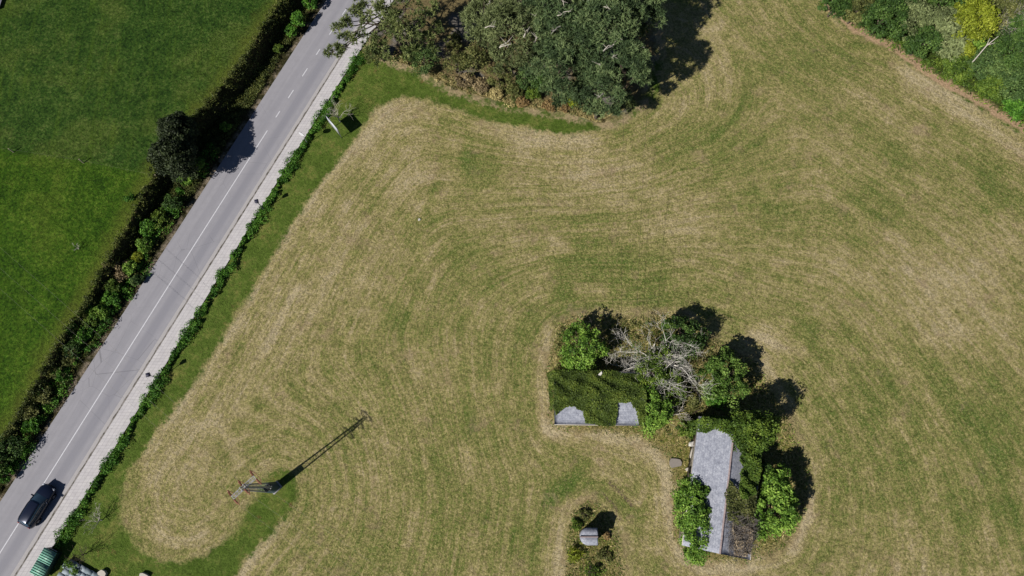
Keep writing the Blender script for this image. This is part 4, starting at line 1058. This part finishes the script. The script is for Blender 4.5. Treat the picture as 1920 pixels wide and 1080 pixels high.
# slate-roofed shed at the bottom edge
sc0 = P(128, 1047, .3); sc1 = P(185, 1078, .3)
U = (Vector(sc1)-Vector(sc0)).normalized(); Vv = Vector((U.y, -U.x)); Ls = 6.0; Ws = 4.0
shc = Vector(sc0)+U*Ls/2+Vv*Ws/2; shang = math.atan2(U.y, U.x)
shed = empty('stone_shed', (shc.x, shc.y, -.42), 'low shed with rough blue-grey stone slab roof cut by the bottom edge', 'shed', rz=shang)
m = MBL(); m.box((0, 0, .25), (Ls-.3, Ws-.3, .7)); m.build('wall', STONE, shed)
sr = N('slate_slabs', .7); oc = sr.attr('rnd')
sr.out(sr.scale(sr.ramp(oc, [(0, C(104,118,126)), (.5, C(134,148,156)), (1, C(170,182,190))]), sr.math('ADD', .7, sr.math('MULTIPLY', sr.noise(8, 4, .7), .55)))); SLATE = sr.m
m = MBL()
for i in range(9):
    for j in range(8):
        m.box((-Ls/2+.3+i*.68+(j%2)*.3+random.uniform(-.09, .09), -Ws/2+.25+j*.5+random.uniform(-.05, .05), 0.62+random.uniform(0, .012)+.004*j), (random.uniform(.68, .92), random.uniform(.5, .62), .05), rz=random.gauss(0, .02), tilt=(.03, random.gauss(0, .006)), rnd=random.random())
m.build('roof', SLATE, shed)
mv = MB()
for _ in range(14):
    p = Vector(sc0)+U*random.uniform(-.1, 1.6)+Vv*random.uniform(.3, 1.0); clump(mv, (p.x, p.y, .42), .3, 40, .08, zmin=.36)
tag(mv.build('creeping_weed', L_GREEN), 'green weed creeping over the slab roof of the shed', 'weed', kind='stuff')
slab('stone_block', 'cream stone block at the end of the slab-roofed shed', 'stone', 184, 1077, 1.0, (.9, .6, .5), FASC, -.5, z=.12)
slab('stone_block', 'pale stone block alone on the grass at the bottom edge', 'stone', 268, 1081, .4, (.9, .6, .5), FASC, -.4, z=.12)

# ------------------------------------------------------------------ car
cp = P(67, 948, .9); cyaw = math.atan2(1.0, float(xC.deriv()(cp[1])))
car = empty('parked_car'.replace('parked_', ''), (cp[0], cp[1], 0.0), 'dark blue estate car driving up the right lane of the road', 'car', rz=cyaw)
PAINTC = N('dark_car_paint', .28); PAINTC.bsdf.inputs['Coat Weight'].default_value = .6; PAINTC.bsdf.inputs['Metallic'].default_value = .3; PAINTC.out(C(26,34,56)); PAINTC = PAINTC.m
CGL = N('car_glass', .08); CGL.bsdf.inputs['Specular IOR Level'].default_value = .8; CGL.out(C(52,74,92)); CGL = CGL.m  # sky reflection in the windows is put into the bluish base colour
TYR = plain('tyre_rubber', C(30,30,30), .9); RIM = plain('alloy_rim', C(150,150,155), .35, metal=.6)
LITE = plain('headlight_lens', C(210,215,225), .1, amp=.05); RED = plain('tail_lens', C(130,20,20), .2, amp=.05); BLK = plain('black_trim', C(24,24,28), .6)
# body: sections along x (x forward)
def sect(x, w, z0, z1, r=.16):
    return [(x, -w*.94, z0), (x, -w, z0+.22), (x, -w, (z0+z1)/2+.05), (x, -w*.95, z1-.08), (x, -w*.80, z1), (x, 0, z1+.035), (x, w*.80, z1), (x, w*.95, z1-.08), (x, w, (z0+z1)/2+.05), (x, w, z0+.22), (x, w*.94, z0)]
SEC = [(-2.28,.62,.42,.72),(-2.22,.80,.30,.90),(-2.0,.88,.26,1.0),(-1.2,.91,.22,1.0),(-.3,.92,.22,.98),(.7,.92,.22,.96),(1.3,.90,.24,.93),(1.8,.86,.26,.86),(2.1,.74,.30,.74),(2.26,.50,.40,.62)]
def loft(mb, secs):
    n = len(secs[0]); V = [p for s in secs for p in s]; F = []
    for i in range(len(secs)-1):
        for k in range(n):
            k2 = (k+1) % n; F.append([i*n+k, i*n+k2, (i+1)*n+k2, (i+1)*n+k])
    mb.add(V, F); mb.add(secs[0], [list(range(n))[::-1]]); mb.add(secs[-1], [list(range(n))])
m = MBL(); loft(m, [sect(*s) for s in SEC]); body = m.build('body', PAINTC, car, smooth=True)
def gsec(x, w, z0, z1, wt): return [(x, -w, z0), (x, -wt, z1), (x, 0, z1+.02), (x, wt, z1), (x, w, z0)]
m = MBL(); loft(m, [gsec(-2.12, .76, .92, .95, .72), gsec(-1.72, .80, .95, 1.38, .62), gsec(-1.2, .83, .97, 1.47, .64), gsec(0.1, .84, .97, 1.47, .64), gsec(.45, .83, .95, 1.38, .62), gsec(1.15, .78, .90, .95, .70)])
m.build('windows', CGL, car)
m = MBL(); loft(m, [[(x, -w, z), (x, -w*.6, z+.05), (x, 0, z+.065), (x, w*.6, z+.05), (x, w, z), (x, w*.9, z-.05), (x, -w*.9, z-.05)] for x, w, z in [(-1.78, .60, 1.39), (-1.55, .66, 1.45), (-.9, .67, 1.485), (0, .66, 1.48), (.38, .61, 1.43)]])
m.build('roof', PAINTC, car, smooth=True)
for sy in (-1, 1):
    for (x0, z0, x1, z1) in [(-1.75, 1.38, -2.1, .95), (.42, 1.40, 1.12, .93), (-.7, 1.46, -.72, .98)]:
        m = MBL(); m.tube([(x0, sy*.63, z0), (x1, sy*(.84 if z1 > .96 else .73), z1)], .035, 5); m.build('pillar', PAINTC, car)
    m = MBL(); m.box((.78, sy*.96, .99), (.15, .26, .13), taper=.85); m.build('mirror', PAINTC, car)
    m = MBL(); m.box((2.08, sy*.60, .66), (.22, .30, .13), rz=-sy*.5); m.build('headlight', LITE, car)
    m = MBL(); m.box((-2.20, sy*.66, .83), (.10, .26, .16)); m.build('tail_light', RED, car)
    for x in (-1.38, 1.40):
        m = MBL(); m.tube([(x, sy*.74, .32), (x, sy*.935, .32)], [.32, .32], 18)
        wh = m.build('wheel', TYR, car)
        r = MBL(); V = [(x+.2*math.cos(t), sy*.937, .32+.2*math.sin(t)) for t in np.linspace(0, 2*math.pi, 14, endpoint=False)]
        r.add(V, [list(range(14))]); r.build('rim', RIM, wh)
for c_, s_z in (((-2.27, 0, .40), (.08, 1.3, .2)), ((2.22, 0, .36), (.1, 1.0, .18))): m = MBL(); m.box(c_, s_z); m.build('bumper', BLK, car)

# ------------------------------------------------------------------ pine grove
def pine(px, py, R, h0, h1, lb, mat=None, n=90, per=16, cr=.85, dead=3, nm='pine_tree', size=.42, sq=(1,1), grp='pines of the grove'):
    crown_tree(nm, lb, 'tree', px, py, R, h0, h1, mat or L_PINE, n_cl=n, leaf=size, per=per, kindf='needle', group=grp, cr=cr, dead=dead, trunk_mat=BARK, sq=sq)
pine(1128, 66, 5.2, 2.5, 13.5, 'largest dark pine at the right side of the grove, casting the big shadow', n=150, per=30, cr=.85, dead=4)
pine(1050, 120, 4.0, 1.5, 11.0, 'pine in the lower middle of the grove left of the lowest tip', n=95, per=28, cr=.8)
pine(1130, 166, 3.2, 1.0, 10.0, 'lowest pine at the tip of the grove', n=70, per=28, cr=.75)
pine(1174, 128, 3.0, 3, 13.0, 'small pine at the lower right edge of the grove', n=50, per=28, cr=.75)
pine(1050, 20, 4.6, 3, 13, 'tall pine at the top edge in the middle of the grove', n=105, per=28, cr=.85)
pine(1190, 10, 3.2, 3, 13, 'pine at the top edge on the right side of the grove', n=70, per=28, cr=.8)
pine(1120, -50, 5.0, 3, 14, 'pine mostly beyond the top edge above the largest one', n=120, per=20)
pine(960, 55, 4.2, 2, 10.5, 'grey-green tree with visible pale limbs left of the big pines', L_EUC, n=105, per=22, dead=7, nm='grey_tree')
pine(915, 20, 3.2, 2, 10, 'grey-green tree at the top edge left of the pine mass', L_EUC, n=60, per=22, dead=4, nm='grey_tree')
pine(985, -45, 4.2, 2, 11, 'grey-green tree beyond the top edge above the grove', L_EUC, n=60, per=20, nm='grey_tree')
# spreading pine over the road, limb by limb
bx_, by_ = P(752, 92, .5); sp = empty('spreading_pine', (bx_, by_, 0), 'open olive pine stretching bare limbs over the road at the top', 'tree')
CL = [(622,98,7,.9),(640,92,7,.6),(634,52,8,.9),(650,38,8,.8),(648,72,7.5,.8),(668,70,7.5,.9),(700,66,8,1.1),(690,40,8.5,1.0),(705,20,9,1.2),(680,8,9,1.0),(735,28,9.5,1.3),(728,55,9.5,1.2),(760,20,9.5,1.2),(745,75,8,1.2),
      (715,85,7,1.1),(770,58,9,1.2),(790,40,9,1.2),(805,20,8.5,1.1),(795,70,7.5,1.1),(770,95,6,1.1),(725,105,4.5,1.0),(700,95,5,1.0),(780,-10,9,1.2),(735,-5,9.5,1.2),(700,-15,9,1.2),(815,50,7.5,.9),(662,20,8.5,.8),(722,8,9.5,1.1),(752,45,10,1.2),(810,85,6,.9)]
mb = MB(); tm = MB(); top = (bx_-.3, by_+.4, 8.0)
tm.tube(bez((bx_, by_, -.1), top, 0, .15, 7), np.linspace(.36, .16, 7), 8)
for (px, py, h, r) in CL:
    x, y = P(px, py, h)
    st = Vector((bx_, by_, 0)).lerp(Vector(top), random.uniform(.5, .98))
    tm.tube(bez(st, (x, y, h-.1), .5, .22, 7), np.linspace(.12, .035, 7), 5)
    for _ in range(7):
        cx, cy, cz = x+random.gauss(0, r*.5), y+random.gauss(0, r*.5), h+random.gauss(0, .3)
        clump(mb, (cx, cy, cz), r*.40, 11, .36, 'needle')
        if random.random() < .6: tm.tube([(x, y, h-.1), (cx, cy, cz)], [.04, .015], 4)
mb.build('crown', L_PINE2, sp); tm.build('trunk', BARK, sp)
GB = [ # px,py,R,h0,h1,mat,label
 (795,112,1.9,.2,3.0,L_TEAL,'dark bluish green bush at the left end of the grove edge'),
 (770,98,1.2,.2,2.4,L_IVY,'small green bush under the spreading pine'),
 (700,102,1.2,.2,2.0,L_OLIV,'olive bush under the spreading pine beside the pavement'),
 (855,118,1.6,.3,3.2,L_OLIV,'dull olive bush in the gap of the grove edge'),
 (893,108,1.8,.3,4.0,L_OLIV,'olive bush with pale tips at the grove edge'),
 (872,150,1.2,.1,1.2,L_BROWN,'low reddish-brown brush at the grove edge'),
 (903,160,1.1,.1,1.1,L_BROWN,'low dull brown brush right of the reddish one'),
 (938,140,1.7,.3,3.4,L_OLIV,'rounded olive bush in the middle of the grove edge'),
 (965,170,1.1,.1,1.5,L_OLIV,'low olive bush in front of the rounded one'),
 (985,148,1.3,.3,2.6,L_TEAL,'dark teal bush hidden in shade inside the grove edge'),
 (1000,172,1.0,.1,1.3,L_IVY,'low green bush below the teal one'),
 (978,190,.8,.1,.8,L_ORNG,'rust-orange brush at the rim of the green strip'),
 (1030,196,.8,.1,.8,L_ORNG,'orange-brown brush near the lowest pine'),
 (1058,200,.7,.1,.9,L_ORNG,'small rusty tuft directly left of the lowest pine'),
 (1050,180,1.0,.1,1.6,L_EUC,'grey-green bush between the rusty tufts and the pines'),
 (1076,185,.9,.1,1.5,L_LIME,'yellow-green bush left of the lowest pine'),
 (930,175,.9,.1,.9,L_STRAW,'straw coloured brush at the grove rim'),
 (1180,190,.8,.1,1.4,L_PINE2,'small olive bush right of the lowest pine'),
 (1020,150,1.4,.2,2.8,L_LAUR,'deep green bush tucked behind the rounded olive one'),
 (850,75,1.1,.2,2.6,L_OLIV,'olive bush in the shade at the middle of the clearing'),
]
for (px, py, R, h0, h1_, m, lb) in GB:
    crown_tree('grove_bush', lb, 'bush', px, py, R, h0, h1_, m, n_cl=22, leaf=.12, per=75, group='bushes along the grove edge', cr=R*.38, crown_name='foliage')

gbp = poly([(740,118),(790,136),(850,169),(900,184),(960,199),(1060,213),(1120,232)])
for mat_, lb_, nm_ in ((L_OLIV, 'low olive brush fringing the grove along the green strip', 'fringe_brush'), (L_STRAW, 'dry straw coloured growth fringing the grove', 'dry_fringe')):
    fb = MB(); strip_foliage(fb, gbp+np.array([0.1, 1.1 if mat_ is L_OLIV else .5]), 1.1, .6, .45 if mat_ is L_OLIV else .8, 45, .09, jit=.6)
    tag(fb.build(nm_, mat_), lb_, 'brush', kind='stuff')
hf = MB(); strip_foliage(hf, poly([(1540,-2),(1600,48),(1680,88),(1750,136),(1850,192),(1920,234),(1990,280)])+np.array([.6, .5]), 1.6, .8, .5, 50, .1, jit=.8)
tag(hf.build('hedgerow_weeds', L_IVY), 'mixed green weeds in front of the right hedgerow', 'weeds', kind='stuff')
# ------------------------------------------------------------------ hedgerow at the upper right
HT = [
 (1572,2,1.9,.3,4.5,L_LAUR,'dark green tree at the upper end of the right hedgerow'),
 (1610,15,2.0,.3,4.5,L_OLIV,'brownish olive thicket between two dark trees of the right hedgerow'),
 (1662,28,2.8,.3,6.0,L_LAUR,'dense dark evergreen tree at the field side of the right hedgerow'),
 (1715,30,2.6,.3,5.5,L_EUC,'silvery green tree right of the dense evergreen'),
 (1732,75,1.9,.3,4.6,L_LAUR,'dark leafy tree under the silvery one, close to the field'),
 (1768,45,2.4,.3,5.5,L_EUC,'pale olive tree between silvery and yellow trees'),
 (1830,35,2.7,1.0,7.0,L_LIME,'bright yellow-green tree in the right hedgerow'),
 (1790,85,1.8,.3,3.8,L_EUC,'pale grey-green bush below left of the yellow tree'),
 (1808,92,1.1,.5,3.4,L_LIME,'small yellow bush just below the yellow tree'),
 (1830,88,1.3,.2,2.6,L_GREEN,'fresh green rounded bush below the yellow tree'),
 (1805,125,1.9,.2,2.6,L_IVY,'green bush at the field side below the fresh green one'),
 (1850,120,2.2,.2,3.6,L_TEAL,'dark bluish thicket left of the right edge'),
 (1895,100,2.6,.2,4.2,L_LAUR,'dark green tree at the right edge below the bare branches'),
 (1905,155,2.4,.2,3.6,L_TEAL,'bluish green thicket at the right edge of the photo'),
 (1862,160,1.7,.2,2.4,L_IVY,'mid green bush at the field side near the right edge'),
 (1910,200,1.6,.2,2.2,L_HEDGE,'lowest green bush of the right hedgerow'),
 (1880,20,2.4,.3,4.5,L_OLIV,'olive tree behind the bare branches in the upper right corner'),
 (1915,50,2.4,.3,4.8,L_LAUR,'dark tree cut by the right edge in the upper corner'),
 (1700,-20,3.0,.3,6.5,L_LAUR,'dark tree beyond the top edge behind the silvery one'),
 (1780,-15,3.0,.3,6.5,L_LAUR,'dark tree beyond the top edge behind the pale olive one'),
 (1960,120,3.0,.3,5.0,L_LAUR,'dark tree beyond the right edge in the hedgerow'),
 (1960,30,3.4,.3,6.0,L_EUC,'grey-green tree beyond the upper right corner'),
 (1960,225,2.2,.3,3.2,L_IVY,'green bush beyond the right edge of the hedgerow'),
]
for (px, py, R, h0, h1_, m, lb) in HT:
    crown_tree('hedgerow_tree', lb, 'tree', px, py, R, h0, h1_, m, n_cl=int(16+R*R*7), leaf=.15, per=100, group='trees of the right hedgerow', cr=.45+R*.14)
bare_tree('bare_tree', 'leafless pale tree with spreading branches in the upper right corner', 1875, 42, 5.5, 2.6, 3, 8, PALEB, r=.10, kids=(3, 4), flat=.8)
bare_tree('bare_tree', 'leafless grey tree at the right edge below the dark thicket', 1925, 135, 4.6, 2.0, 3, 7, GREYB, r=.08, kids=(2, 4), flat=.8)
dl = empty('dead_tree', (*P(1828, 112, 2.5), 0), 'dead pale forked trunk leaning out of the right hedgerow', 'dead tree')
m = MB(); p0 = (*P(1827, 113, 3.2), 3.2); p1 = (*P(1850, 85, 4.6), 4.6); p2 = (*P(1872, 68, 5.2), 5.2)
m.tube([(*P(1822,118,1.5), 0.), p0, p1, p2], [.10, .09, .08, .03], 6); m.tube([p1, (*P(1856, 72, 5.4), 5.4)], [.06, .02], 5); m.tube([p1, (*P(1866, 80, 5.2), 5.2)], [.05, .02], 5)
m.build('trunk', PALEB, dl)

bpy.context.view_layer.update()
print('objects', len(bpy.data.objects), 'polys', sum(len(o.data.polygons) for o in bpy.data.objects if o.type == 'MESH'))
